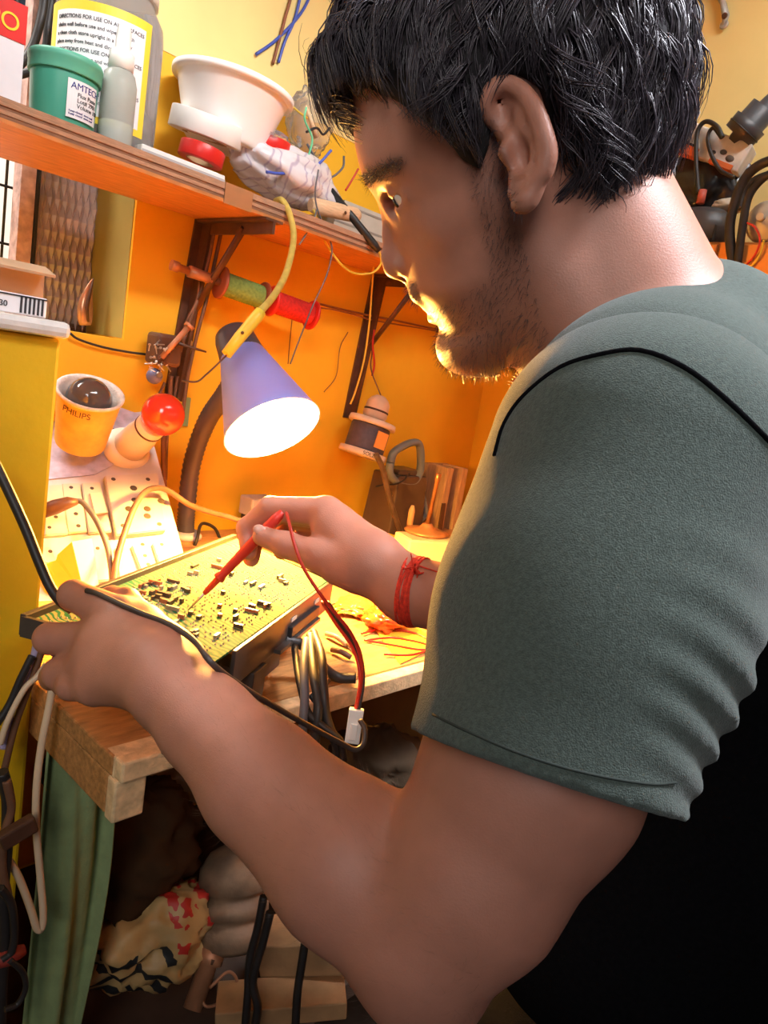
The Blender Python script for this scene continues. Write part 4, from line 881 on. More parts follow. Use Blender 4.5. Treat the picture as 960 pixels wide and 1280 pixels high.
spool(338, 391, M('red_thread_winding', (0.55, 0.018, 0.012), 0.85, 0.25, 200, bump=0.6), red, 'red thread spool at the free end of the copper rod')
cable('strung_line', AYs([(392,378),(420,385),(460,394),(520,406),(620,428)], 1.122), 0.0022, M('brown_string', (0.33,0.14,0.05), 0.7, 0.2), 'taut brown line strung along the orange wall', 'line')
cable('strung_line', AYs([(398,384),(430,390),(470,401),(530,411),(600,424)], 1.118), 0.0016, M('brown_string', (0.33,0.14,0.05)), 'thinner brown line sagging under the taut one', 'line')

# screws gathered on a magnet at the foot of the first bracket
c = AY(203, 442, 1.085); s_ = px_m(c)
mg = thing('magnet_with_screws', c, 'dark magnet bristling with small screws at the foot of the bracket', 'magnet'); MB().box(AY(205,437,1.092), (0.045, 0.04, 0.05), bevel=0.006).build('magnet', iron, mg)
for k in range(22):
    p = AY(rng.uniform(186, 214), rng.uniform(430, 462), rng.uniform(1.055, 1.075)); d = nrm(rng.normal(size=3)); MB().lathe(p, d, [(0.0022,0),(0.0022,0.0015),(0.0011,0.0018),(0.0009,rng.uniform(0.008,0.014))], 7).build('screw', steel, mg)
p0, p1 = AY(202, 447, 1.06), AY(238, 406, 1.05); b2 = thing('long_bolt', p0, 'long copper coloured bolt slanting up from the magnet', 'bolt'); dd = nrm(p1-p0); Lb = np.linalg.norm(p1-p0)
MB().lathe(p0, dd, [(0.0045,0),(0.0045,Lb-0.006)], 10).build('shank', rodm, b2); MB().lathe(p0+dd*(Lb-0.006), dd, [(0.0085,0),(0.0085,0.006)], 6, smooth=False).build('bolt_head', rodm, b2)
p0 = AY(224, 430, 1.07); tag(MB().tube([p0, AY(258, 440, 1.05)], [0.003,0.0015], 8).build('steel_spike', iron), 'thin dark spike poking out beside the bracket', 'spike')
c = AY(193, 470, 1.09); kb = thing('blue_ball', c, 'small round blue-grey knob hanging below the magnet', 'knob'); MB().ball(c, 0.013, 16).build('knob_body', M('blue_grey', (0.12,0.12,0.22), 0.3, 0.1), kb); MB().lathe(c+np.array([0,-0.012,0.004]), -EY, [(0.005,0),(0.004,0.004)], 12).build('knob_stub', steel, kb)
bwire = M('brown_hanging_wire', (0.16,0.07,0.035), 0.6, 0.3)
for pts, Y, r, lb_ in (([(268,288),(262,320),(252,360),(238,400),(228,430)], 1.10, 0.003, 'brown wire hanging behind the spool rod by the bracket'), ([(276,292),(268,330),(258,375),(246,420),(235,470),(228,520)], 1.105, 0.0032, 'brown wire hanging outermost beside the bracket'),
    ([(250,345),(246,375),(232,405),(226,440)], 1.10, 0.0022, 'thin brown wire close to the bracket upright'), ([(214,470),(212,500),(205,535),(204,570),(206,610)], 1.112, 0.004, 'twisted brown wire hanging below the magnet'), ([(222,470),(216,510),(209,545),(207,600)], 1.118, 0.003, 'reddish wire beside the twisted one under the magnet'), ([(206,478),(196,500),(188,520)], 1.11, 0.0026, 'short brown wire ending behind the red bulb')):
    cable('hanging_wire', AYs(pts, Y), r, bwire, lb_, 'wire')
p = AY(233, 515, 1.127); tag(MB().box(p, (0.011, 0.003, 0.05), bevel=0.001).build('green_tag', M('dull_green', (0.20,0.32,0.16), 0.6, 0.1)), 'narrow dull green strip fixed to the wall by the lamp', 'tag')
cable('hanging_wire', AYs([(470,310),(466,345),(462,400),(455,450),(444,490),(438,505)], 1.06), 0.0019, yellowwire, 'long yellow wire hanging before the second bracket', 'wire')
for pts, lb_ in (([(435,415),(425,435),(420,470),(405,490)], 'hair-thin dark wire low on the wall above the lamp'), ([(365,400),(362,430),(360,455)], 'hair-thin dark thread hanging under the red spool')): cable('thin_wire', AYs(pts, 1.122), 0.0009, bwire, lb_, 'wire')
cable('hanging_wire', AYs([(468,412),(466,430),(468,455),(465,470)], 1.10), 0.0022, redwire, 'red and brown wire knotted below the second bracket', 'wire')

# ================================================================== window sill and ledge
c = AY(106, 415, 1.20); c[2] = SILL+0.013; s_ = px_m(c); t = thing('copper_horn', c, 'curved shiny copper horn standing on the dark window sill', 'ornament'); prr = []
for k in range(15):
    q = k/14; r = 0.0145*math.sin(math.pi*min(1, 0.18+q*0.82))**0.8*(1-q*0.55)+0.001; prr.append((r, q*0.075))
hn_ = MB(); P_ = [c+UP*h+EX*(0.006*(h/0.07)**2)-EX*0.004*math.sin(h*40) for r, h in prr]; hn_.tube(P_, [r for r, h in prr], 20, flat=0.7, up=EX); hn_.build('horn_body', M('copper_skin', (0.55,0.28,0.16), 0.25, 0.3, 20, metal=0.5), t)
MB().tube([P_[0]-EY*0.009+UP*0.006, P_[5]-EY*0.0115-EX*0.003, P_[11]-EY*0.006, P_[14]-EY*0.001], [0.002,0.003,0.002,0.0006], 8).build('dark_slit', iron, t)
cable('sill_wire', [AY(88,417,1.12), AY(98,424,1.122), AY(125,433,1.122), AY(160,440,1.122), AY(192,444,1.12)], 0.0019, rubber, 'thin dark wire trailing from the sill to the magnet', 'wire')
c = AY(15, 374, 0.80); z0 = 1.2505; x1_ = XC(38, 0.78, z0+0.03); t = thing('cardboard_box', (x1_-0.05, 0.78, z0), 'brown cardboard box on the white ledge at the window', 'box')
kc = M('cardboard', (0.50,0.33,0.20), 0.8, 0.12, 20); kd = M('cardboard_inside', (0.30,0.18,0.10), 0.8, 0.1)
for cc, sz in (((x1_-0.05,0.75,z0+0.022),(0.10,0.003,0.044)), ((x1_-0.05,0.83,z0+0.022),(0.10,0.003,0.044)), ((x1_-0.0015,0.79,z0+0.022),(0.003,0.078,0.044)), ((x1_-0.0985,0.79,z0+0.022),(0.003,0.078,0.044))): MB().box(cc, sz).build('side_panel', kc, t)
MB().box((x1_-0.05,0.79,z0+0.0015), (0.095,0.076,0.003)).build('bottom_panel', kd, t); MB().box((x1_-0.05,0.736,z0+0.043), (0.10,0.026,0.0025), ax=(EX, nrm((0,1,0.3)), nrm((0,-0.3,1)))).build('flap', kc, t)
x1_ = XC(50, 0.70, z0+0.01); t = thing('printed_packet', (x1_-0.04, 0.70, z0), 'small striped black and white packet in front of the cardboard box', 'packet')
MB().box((x1_-0.045,0.70,z0+0.0085), (0.09,0.03,0.017), bevel=0.001).build('packet_body', paper, t)
for k in range(9): MB().box((x1_-0.004-k*0.0036-(0.03 if k > 5 else 0), 0.6846, z0+0.0085), (0.0016,0.0008,0.014)).build('printed_bar', inkblack, t)
MB().box((x1_-0.045,0.6846,z0+0.0155), (0.089,0.0008,0.0012)).build('printed_bar', inkblack, t)
text_mesh('lettering', 'E-30', 0.007, inkblack, t, (x1_-0.046, 0.6845, z0+0.005), EX, UP, 0.0003)

# ================================================================== switch board leaning on the wall
TR, BR_, TL = AY(181, 514, 1.112), AZ(243, 742, BZ+0.004), AY(58, 527, 1.112)
bx = nrm(TR-TL); bd = nrm(BR_-TR); bn = nrm(np.cross(bd, bx)); bn = bn if bn@(CAM-TR) > 0 else -bn; 
def BP(px, py, o=0.0): r = ray(px, py); k = ((TR-CAM)@bn)/(r@bn); return CAM+r*k+bn*o
BL_ = BP(40, 752); 
sb = thing('switch_board', BL_, 'white laminated board carrying sockets and switches, lit by the lamp', 'switchboard')
lamin = M('white_laminate', (0.55,0.50,0.50), 0.35, 0.06, 14)
MB().poly([BP(40,530,-0.012), BP(181,514,-0.012), BP(243,742,-0.012), BP(40,752,-0.012)], 0.012, bn).build('board', lamin, sb)
MB().poly([BP(70,512,0.0005), BP(150,510,0.0005), BP(178,520,0.0005), BP(160,572,0.0005), BP(118,594,0.0005), BP(58,600,0.0005)], 0.001, bn).build('marbled_sheet', M('marbled_sheet', (0.52,0.46,0.56), 0.3, 0.25, 60), sb)
def module(q, nm, mat=cream, h=0.007, holes=(), parent=None):
    o = MB().poly([BP(*p, 0.0002) for p in q], h, bn); 
    es = [e for e in o.bm.edges]; bmesh.ops.bevel(o.bm, geom=es, offset=0.0012, segments=2, affect='EDGES'); o = o.build(nm, mat, parent or sb)
    for hx2, hy2, hr in holes:
        MB().lathe(BP(hx2, hy2, h-0.0002), bn, [(hr*1.25,0),(hr*1.25,0.0006),(hr,0.0008)], 12).build('hole', M('socket_hole', (0.05,0.035,0.03), 0.6, 0.1), o)
    return o
sw = M('ivory_switch', (0.58,0.51,0.41), 0.3, 0.04)
module([(57,610),(78,609),(84,671),(55,673)], 'socket_module', cream, 0.006, [(69,650,0.0022),(61,663,0.002)])
module([(76,608),(99,607),(108,668),(84,670)], 'socket_module', cream, 0.006, [(88,613,0.0022),(94,646,0.0024),(97,661,0.0024)])
m_ = module([(101,607),(124,606),(139,668),(110,670)], 'switch_module', cream, 0.006, [(114,614,0.0022)])
o = MB().poly([BP(111,622,0.006), BP(124,621,0.006), BP(133,648,0.010), BP(117,650,0.010)], 0.003, bn).build('rocker', sw, m_)
module([(129,600),(195,597),(205,668),(143,675)], 'socket_plate', cream, 0.010, [(140,605,0.0026),(183,605,0.0026),(165,616,0.0042),(166,631,0.0035),(159,642,0.0042),(182,642,0.0042),(182,651,0.0042),(199,632,0.0042),(152,663,0.0028),(197,661,0.0028)])
module([(112,690),(140,688),(146,728),(116,730)], 'switch_module', cream, 0.006, [(121,689,0.0022)]); module([(142,688),(160,687),(172,724),(148,727)], 'switch_module', cream, 0.006)
module([(163,685),(186,683),(196,716),(176,719)], 'socket_module', cream, 0.006, [(177,684,0.0022),(180,698,0.0022),(184,709,0.0022)]); module([(189,682),(210,680),(226,712),(200,715)], 'socket_module', cream, 0.006, [(201,684,0.0022)])
module([(52,688),(62,687),(70,705),(50,710)], 'socket_module', cream, 0.006, [(62,693,0.0022)])
# plug in the small socket and its lead
t = thing('plug', BP(72, 634, 0.02), 'dark plug pushed into the small socket beside the pillar', 'plug')
pw = MB().tube([D(52,640,0.955), D(68,634,.96), D(86,628,.965), D(97,627,.97)], [0.011,0.0125,0.010,0.005], 12, flat=0.8).build('plug_body', M('dark_brown_plug', (0.10,0.045,0.03), 0.45, 0.2), t)
cable('plug_lead', Ds([(94,626,.97),(104,629,.97),(120,650,.96),(133,680,.945),(138,705,.93),(140,725,0.91),(138,745,0.89)]), 0.0036, greywire, None, parent=t)
cable('mains_lead', Ds([(142,738,0.89),(146,700,0.93),(156,665,.96),(170,630,1.0),(186,612,1.04),(208,612,1.07),(235,630,1.10),(262,640,1.14),(285,646,1.17),(312,655,1.2)]), 0.0042, M('pale_brown_lead', (0.13,0.065,0.045), 0.5, 0.3), 'brown lead arching in front of the sockets to the lamp', 'cable')
cable('lamp_cord', [D(226,684,1.28), D(238,690,1.27), D(246,675,1.26), D(252,655,1.30), D(268,660,1.33), D(276,676,1.34)], 0.003, rubber, 'black cord looping behind the lamp collar', 'cable')
# paper sleeve with a dark bulb in it
b0 = BP(97, 566, 0.02); b1 = D(113, 491, depth(b0)-0.045); ax2 = nrm(b1-b0); Lt = np.linalg.norm(b1-b0)
t = thing('bulb_in_sleeve', b0, 'light bulb in a ribbed yellow paper sleeve propped by the pillar', 'light bulb')
slv = M('ribbed_yellow_paper', (0.78,0.50,0.10), 0.7, 0.2, 40); torn = M('torn_white_paper', (0.80,0.72,0.66), 0.9, 0.15, 90, bump=0.8)
pr3 = []
for k in range(25): q = k/24; pr3.append((0.034+0.009*q+(0.0007 if k % 2 else -0.0003), Lt*q))
MB().lathe(b0, ax2, pr3, 34, caps=False).build('paper_sleeve', slv, t)
MB().lathe(b0, ax2, [(0.0425,Lt-0.004),(0.0455,Lt-0.001),(0.046,Lt+0.002),(0.043,Lt+0.003),(0.0385,Lt-0.002),(0.036,Lt-0.03),(0.030,0.004),(0.0,0.003)], 34, caps=False).build('torn_rim', torn, t)
cb_ = b0+ax2*(Lt-0.012); dark_glass = M('dark_bulb_glass', (0.10,0.085,0.08), 0.12, 0.2, 20, coat=0.8)
MB().ball(cb_, 0.0315, 24).build('bulb_glass', dark_glass, t); MB().lathe(cb_-ax2*0.07, ax2, [(0.013,0),(0.013,0.03),(0.02,0.05)], 16).build('bulb_cap', steel, t)
vd = toward(b1); side_ = nrm(vd-ax2*(vd@ax2)); tx = np.cross(ax2, side_); rtv = np.cross(side_, ax2)
rtv = rtv if rtv@(RW[:,0]) > 0 else -rtv
th_ = -0.75; dl = side_*math.cos(th_)+rtv*math.sin(th_); text_mesh('lettering', 'PHILIPS', 0.0125, iron, t, b0+ax2*(Lt-0.0165)+dl*0.0442, np.cross(ax2, dl) if np.cross(ax2, dl)@rtv > 0 else -np.cross(ax2, dl), ax2, 0.0002, bend=(b0, ax2, 0.0442))
# batten holder with the red bulb
h0 = BP(158, 566, 0.009); h1 = D(204, 518, depth(h0)-0.065); ax3 = nrm(h1-h0); Lh = np.linalg.norm(h1-h0)
t = thing('bulb_holder', h0, 'white angled bulb holder with a round red bulb', 'lamp holder')
hm = M('old_white_bakelite', (0.78,0.66,0.52), 0.35, 0.08)
MB().lathe(h0-ax3*0.008, ax3, [(0.036,0),(0.037,0.004),(0.034,0.012),(0.026,0.016)], 32).build('holder_base', hm, t); MB().lathe(h0, ax3, [(0.025,0.004),(0.0235,Lh*0.42),(0.0215,Lh*0.45),(0.0215,Lh*0.72),(0.0195,Lh*0.73)], 28).build('holder_barrel', hm, t)
MB().lathe(h0, ax3, [(0.0222,Lh*0.60),(0.0222,Lh*0.63)], 28).build('dark_ring', iron, t); MB().lathe(BP(139,545,0.012), bn, [(0.004,0),(0.003,0.002)], 10).build('fixing_screw', iron, t)
MB().ball(h1, 0.0305, 28).build('red_bulb', M('red_bulb_glass', (0.80,0.045,0.02), 0.18, 0.03, 8, coat=0.6), t)
# folded yellow card and wooden block in front of the switchboard
t = thing('folded_card', D(90,745,0.9), 'folded yellow and white card standing below the sockets', 'card'); dpt = 0.915
MB().poly(Ds([(56,740,dpt-.01),(58,705,dpt-.01),(70,700,dpt-.005),(72,693,dpt-.005),(90,677,dpt),(106,745,dpt),(104,775,dpt)]), 0.0015, nrm(ray(80,720))).build('yellow_panel', M('yellow_card', (0.75,0.46,0.04), 0.6, 0.1), t)
MB().poly(Ds([(90,677,dpt),(115,673,dpt+.02),(124,735,dpt+.02),(104,775,dpt)]), 0.0015, nrm(ray(80,720))).build('white_panel', M('cream_card', (0.80,0.70,0.58), 0.6, 0.05), t)
c = AY(199, 697, 1.0); t = tag(MB().box(c+EY*0.01, (0.042, 0.03, 0.026), ax=(nrm((0.97,0.25,0)), nrm((-0.25,0.97,0)), UP), bevel=0.001).build('wood_block', benchwood), 'small wooden block behind the circuit board rail', 'block')

# ================================================================== probe, leads and cables around the circuit board
tip = AZ(235, 763, PZ+0.004); g1 = D(311, 684, .684); pdir = nrm(g1-tip)
pb_ = thing('red_probe', tip, 'red multimeter probe held in the right hand, tip on the circuit board', 'probe')
def tp_(k): return tip+pdir*k
MB().tube([tp_(0), tp_(0.012), tp_(0.026)], [0.0006,0.0011,0.0012], 10).build('needle', steel, pb_)
redp = M('probe_red', (0.55, 0.035, 0.02), 0.4, 0.05)
MB().tube([tp_(0.024), tp_(0.028), tp_(0.044), tp_(0.045)], [0.0022,0.0028,0.0034,0.0048], 14).build('probe_collar', redp, pb_)
MB().tube([tp_(0.045), tp_(0.047), tp_(0.05), tp_(0.09), tp_(0.125), tp_(0.135)], [0.0056,0.0054,0.0042,0.0052,0.0052,0.0035], 14).build('probe_grip', redp, pb_)
cable('probe_lead', [tp_(0.133), D(357,640,.685), D(360,648,.642), D(368,680,.628), D(378,707,.626), D(395,735,.63), D(415,762,.635), D(438,790,.64), D(450,820,.645), D(452,850,.648), D(446,885,.65)], 0.0015, redwire, None, parent=pb_)
def on_body(pts, off):
    out = []
    for x, y, t in pts:
        h_ = hit(x, y, None, off); out.append(D(x, y, t) if h_ is None or depth(h_)-off > t else h_)
    return out
# black lead held in the left hand
cable('black_lead', [D(-8,575,.60), D(10,612,.60), D(32,660,.60), D(48,700,.60), D(62,732,.598), D(76,752,.60), D(90,762,.605)], 0.0042, rubber, 'black lead coming from the frame edge into the left fist', 'cable')
cable('black_lead', on_body([(108,738,.585),(122,742,.58),(150,755,.575),(180,768,.55),(215,782,.52),(245,803,.50),(262,826,.48)], 0.0035)+[D(285,846,.50), D(318,868,.52), D(360,893,.55), D(400,915,.58), D(430,931,.60), D(444,937,.605), D(454,930,.61), D(456,912,.615), D(450,900,.62)], 0.0022, M('brown_black_lead', (0.06,0.042,0.035), 0.5, 0.3), 'thin dark lead over the left wrist, curving below the bench edge', 'cable', seg=70)
# bundle to the white connector
for k, (mt_, o_) in enumerate(((redwire, 0), (rubber, 4), (M('brown_black_lead', (0.06,0.042,0.035)), 8))):
    cable('connector_wire', [D(402+o_,752,.70), D(420+o_,780,.68), D(438+o_,805,.665), D(448+o_*.6,830,.655), D(450+o_*.5,855,.652), D(444+o_*.5,890,.65)], 0.0016, mt_, ['red wire running down into the white connector plug', 'black wire beside the red one to the white connector', 'brown wire outermost of those to the white connector'][k], 'wire')
cA, cB = D(446,886,.65), D(440,928,.65); dd = nrm(cB-cA); sd = nrm(np.cross(dd, ray(443,905))); fr_ = np.cross(sd, dd)
t = thing('white_connector', (cA+cB)/2, 'white plug connector dangling below the bench edge', 'connector')
MB().box((cA+cB)/2, (0.013, 0.010, np.linalg.norm(cB-cA)), ax=(sd, fr_, dd), bevel=0.001).build('connector_shell', white, t)
MB().box((cA+cB)/2+dd*0.004-fr_*0.006, (0.006, 0.003, 0.014), ax=(sd, fr_, dd), bevel=0.0005).build('latch', white, t)
# cables hanging from the chassis
for pts, r, mt_, lb_ in (([(383,800,.74),(380,830,.70),(381,870,.67),(379,905,.66),(377,945,.665),(384,975,.67)], 0.0042, greywire, 'blue-grey cable hanging straight from the chassis over the edge'),
    ([(388,795,.75),(392,840,.69),(398,880,.665),(394,920,.66),(390,960,.66)], 0.0048, rubber, 'black cable hanging just beside the blue-grey one'),
    ([(392,790,.76),(402,820,.70),(405,862,.67),(408,895,.665),(418,925,.665),(426,955,.67)], 0.0042, rubber, 'black cable hanging outermost of the bundle'),
    ([(368,808,.74),(374,850,.69),(385,890,.665),(400,905,.66),(424,925,.66),(430,950,.665)], 0.0036, rubber, 'black cable crossing the others at the bench edge'),
    ([(355,800,.76),(378,806,.77),(400,830,.79),(420,846,.80),(445,848,.80)], 0.0058, rubber, 'thick black cable curving over the bench top'),
    ([(388,868,.68),(396,876,.68),(404,860,.69),(410,850,.70)], 0.003, rubber, 'short black cable stub with a hooked end')):
    cable('hanging_cable', Ds(pts), r, mt_, lb_, 'cable')
for pts, lb_ in (([(452,792,0),(480,786,0),(520,792,0),(542,806,0),(528,812,0),(490,806,0),(455,800,0)], 'outer red wire loop lying on the bench top'), ([(458,800,0),(490,797,0),(525,803,0),(540,810,0),(515,818,0),(480,818,0)], 'inner red wire loop lying on the bench top')):
    cable('red_loop', [AZ(x, y, BZ+0.003) for x, y, _ in pts], 0.0015, redwire, lb_, 'wire')
c = AZ(482, 772, BZ+0.014); tag(blob(c, (0.042,0.032,0.015), 0.3, 2.2, 11, crease=0.4).build('red_packet', M('red_amber_film', (0.75,0.10,0.02), 0.2, 0.4, 60, coat=0.5)), 'crumpled red and amber plastic packet on the bench under the wrist', 'packet')
c = AZ(452, 758, BZ+0.008); tag(blob(c, (0.05,0.035,0.010), 0.3, 2.0, 12, crease=0.4).build('amber_packet', M('amber_film', (0.62,0.30,0.05), 0.25, 0.3, 40, coat=0.4)), 'flat amber packet beside the chassis corner', 'packet')
yc = M('yellow_sheet', (0.85,0.58,0.04), 0.3, 0.08, 20); t = tag(MB().poly([AZ(455,768,BZ+0.0008), AZ(500,770,BZ+0.0008), AZ(552,806,BZ+0.0008), AZ(500,830,BZ+0.0008)], 0.001, UP).build('yellow_sheet', yc), 'bright yellow sheet under the red wire loops', 'sheet')
for k, (x, y, dx_, dy_, l_, mt_) in enumerate(((408,792,26,14,.06,M('grey_part',(0.2,0.18,0.17),0.4,0.2)), (430,800,20,22,.05,M('grey_part',(0.2,0.18,0.17))), (500,775,30,-4,.05,creamwire), (415,812,24,10,.045,iron))):
    cable('loose_lead', [AZ(x,y,BZ+0.005), AZ(x+dx_*0.5,y+dy_*0.3,BZ+0.008), AZ(x+dx_,y+dy_,BZ+0.004)], 0.0035, mt_, ['grey offcut lead lying nearest the chassis', 'grey offcut lead pointing at the bench edge', 'pale lead lying across the yellow sheet', 'dark metal lead lying behind the hanging cables'][k], 'lead')

# ================================================================== things on the bench behind the right hand
def onb(px, Y, dz=0.0): return np.array([XC(px, Y, BZ+dz), Y, BZ+dz])
c = onb(489, 1.065); s_ = depth(c)/FOC
sp_ = thing('tool_case', c, 'dark brown box with slanted top against the wall behind the right hand', 'box'); dbr = M('dark_brown_box', (0.085,0.055,0.04), 0.35, 0.15)
MB().box(c+UP*0.065, (62*s_, 0.09, 0.128), taper=0.86, bevel=0.004).build('box_shell', dbr, sp_); MB().box(c+UP*0.134, (56*s_*0.8, 0.06, 0.012), bevel=0.003).build('top_ridge', dbr, sp_)
cable('box_cord', AYs([(470,608),(480,606),(495,605),(505,600),(512,592)], 1.0), 0.002, rubber, 'thin black cord over the dark brown box', 'cord')
p0, p1 = AY(511, 662, 0.99), AY(516, 632, 0.985); t = thing('screwdriver', p0, 'screwdriver with a pale handle standing before the dark brown box', 'tool'); MB().tube([p0-UP*0.03, p0], [0.002,0.0025], 8).build('shaft', steel, t); MB().tube([p0, p0+(p1-p0)*0.1, p0+(p1-p0)*0.8, p1], [0.005,0.007,0.007,0.0035], 12).build('handle', M('pale_orange_handle', (0.75,0.45,0.20), 0.4, 0.08), t)
c = onb(545, 1.06); s_ = depth(c)/FOC; t = thing('wooden_rack', c, 'pale wooden rack with a dark slot holding tools', 'rack'); rk = M('pale_brown_wood', (0.50,0.30,0.14), 0.6, 0.2, 20, stretch=(14,14,2))
MB().box(c+UP*0.075-EX*0.028, (0.022, 0.07, 0.15), bevel=0.002).build('side_panel', rk, t); MB().box(c+UP*0.075+EX*0.028, (0.022, 0.07, 0.15), bevel=0.002).build('side_panel', rk, t); MB().box(c+UP*0.075+EY*0.03, (0.08, 0.01, 0.15)).build('back_panel', rk, t)
p = AY(551, 655, 1.02); tag(MB().box(p-UP*0.01, (0.017, 0.006, 0.12), ax=(EX, EY, nrm((-0.05,0,1))), taper=0.7, bevel=0.001).build('dark_file', iron), 'dark flat file standing in the wooden rack', 'file')
# moulded handle with a loop grip
hgm = M('blue_grey_moulding', (0.16,0.19,0.20), 0.45, 0.12); Yh = 1.035
hs = thing('hand_saw', AY(515, 600, Yh), 'grey-blue moulded saw handle with an open loop grip on the wall', 'tool')
lp = [AY(x, y, Yh) for x, y in ((488,578),(492,566),(503,558),(516,553),(524,556),(526,575),(524,592),(517,603),(505,604),(493,600),(487,590),(488,578))]
MB().tube(spline(lp, 60), 0.0098, 12, flat=0.8).build('loop_grip', hgm, hs)
MB().tube(spline(AYs([(521,598),(526,615),(531,635),(530,645),(522,650),(514,640),(516,620),(512,604)], Yh), 40), 0.0075, 10).build('lower_horn', hgm, hs)
MB().box(AY(522, 626, Yh), (0.016,0.012,0.06)).build('horn_web', hgm, hs)
MB().box(AY(500, 640, Yh)-UP*0.01, (0.055,0.004,0.11), ax=(nrm((0.97,0,0.2)), EY, nrm((-0.2,0,0.97)))).build('blade_plate', M('pale_saw_board', (0.48,0.30,0.15), 0.5, 0.1), hs)
cable('dark_iron_cord', AYs([(470,568),(478,585),(484,610),(492,640),(502,668),(512,690),(520,712)], 0.97), 0.0058, M('worn_dark_cord', (0.09,0.06,0.045), 0.35, 0.4, 50), 'dark glossy cord slanting down before the wooden rack', 'cord')
# hanging spool of solder
c0, c1 = AY(462, 530, 1.06), AY(452, 576, 1.06); ha = nrm(AY(466,532,1.06)-AY(453,572,1.06)); cl = AY(452, 570, 1.06)
t = thing('solder_spool', cl, 'white-flanged spool with dark blue winding hung below the second bracket', 'spool')
R2 = 30*px_m(cl)
sf = M('printed_white_flange', (0.74,0.62,0.50), 0.5, 0.1)
MB().lathe(cl, ha, [(0.006,0),(R2*1.0,0),(R2*1.02,0.003),(R2*1.0,0.012),(0.006,0.012)], 30).build('flange', sf, t); MB().lathe(cl, ha, [(R2*0.82,0.012),(R2*0.84,0.016),(R2*0.84,0.062),(R2*0.8,0.066)], 28).build('winding', M('dark_blue_winding', (0.07,0.07,0.11), 0.5, 0.2, 120, bump=0.3), t)
MB().lathe(cl, ha, [(0.006,0.066),(R2*1.0,0.066),(R2*1.02,0.070),(R2*0.98,0.078),(0.012,0.080)], 30).build('flange', sf, t); MB().lathe(cl, ha, [(0.022,0.080),(0.026,0.088),(0.024,0.115),(0.018,0.124),(0.010,0.13)], 24).build('cone_top', M('pale_cone', (0.70,0.50,0.34), 0.5, 0.1), t)
MB().lathe(cl, ha, [(0.0255,0.096),(0.0262,0.098),(0.0255,0.100)], 24).build('cone_ring', iron, t)
fdv = toward(cl); fdv = nrm(fdv-ha*(fdv@ha)); rv = nrm(np.cross(ha, fdv)); rv = rv if rv@RW[:,0] > 0 else -rv
text_mesh('lettering', 'SOLZ', 0.011, inkblack, t, cl+ha*0.0015+fdv*(R2*1.025)-rv*0.0, rv, ha, 0.0002, bend=(cl, ha, R2*1.028))
lb2 = MB().box(cl+ha*0.04+nrm(fdv+rv*0.9)*(R2*0.85), (0.03,0.002,0.034), ax=(nrm(rv-fdv*0.9), nrm(fdv+rv*0.9), ha)).build('orange_label', M('orange_label', (0.85,0.40,0.10), 0.5, 0.05), t)
cable('hanging_string', [cl+ha*0.13, AY(464,462,1.09), AY(465,440,1.11), AY(462,425,1.12)], 0.0014, bwire, 'brown string holding the solder spool on the bracket', 'string')
# white box with a metal spindle stand, blue and yellow carton, small parts
c = onb(528, 0.86); s_ = depth(c)/FOC
t = thing('white_box', c, 'crushed white box below the metal spindle stand', 'box'); MB().box(c+UP*0.022, (66*s_, 0.07, 0.042), ax=(nrm((0.9,-0.4,0)), nrm((0.4,0.9,0)), UP), bevel=0.003).build('box_shell', M('off_white_card', (0.78,0.66,0.50), 0.6, 0.12, 18, bump=0.3), t); MB().box(c+UP*0.044, (60*s_, 0.06, 0.003), ax=(nrm((0.92,-0.38,0.02)), nrm((0.38,0.92,0)), UP)).build('lid_flap', cream, t)
c2 = np.array([XC(533, 0.875, BZ+0.05), 0.875, BZ+0.047]); t = thing('spindle_stand', c2, 'brown metal disc with an upright spindle on the white box', 'stand')
MB().lathe(c2, UP, [(0.043,0),(0.044,0.003),(0.040,0.006),(0.016,0.010),(0.012,0.016),(0.008,0.02)], 36).build('disc', rodm, t); MB().lathe(c2+UP*0.018, nrm((0.06,0,1)), [(0.0048,0),(0.0042,0.085),(0.0058,0.087),(0.0058,0.10),(0.004,0.102)], 14).build('spindle', M('bronze', (0.40,0.20,0.09), 0.3, 0.2, metal=0.7), t)
c = np.array([XC(471, 0.93, BZ+0.02), 0.93, BZ]); t = thing('printed_carton', c, 'small blue and yellow printed carton behind the wrist', 'box')
MB().box(c+UP*0.014-EX*0.015, (0.062,0.04,0.028)).build('blue_end', M('pale_blue_print', (0.20,0.45,0.60), 0.5, 0.1), t); MB().box(c+UP*0.014+EX*0.035, (0.038,0.04,0.028)).build('yellow_end', M('yellow_print', (0.85,0.52,0.04), 0.5, 0.05), t)
text_mesh('lettering', 'Fuse', 0.012, inkblue, t, c+np.array([-0.034,-0.0205,0.012]), EX, UP, 0.0002)
for k, (x, Y, mt_, lb_) in enumerate(((470,0.85,iron,'dark metal clip lying in front of the blue carton'), (492,0.82,steel,'shiny metal clip lying before the white box'), (508,0.80,iron,'dark metal clip at the foot of the white box'))):
    c = onb(x, Y, 0.004); tag(MB().tube([c, c+EX*0.02+EY*0.006, c+EX*0.035-EY*0.004], [0.0035,0.0045,0.003], 8).build('metal_clip', mt_), lb_, 'clip')
c = onb(318, 1.07); t = thing('meter_box', c, 'small grey box at the wall behind the lead and right hand', 'box'); MB().box(c+UP*0.06, (0.06,0.04,0.035), bevel=0.003).build('box_shell', M('lavender_grey', (0.34,0.32,0.38), 0.5, 0.06), t); MB().box(c+UP*0.021, (0.05,0.035,0.042), bevel=0.002).build('box_foot', black, t)

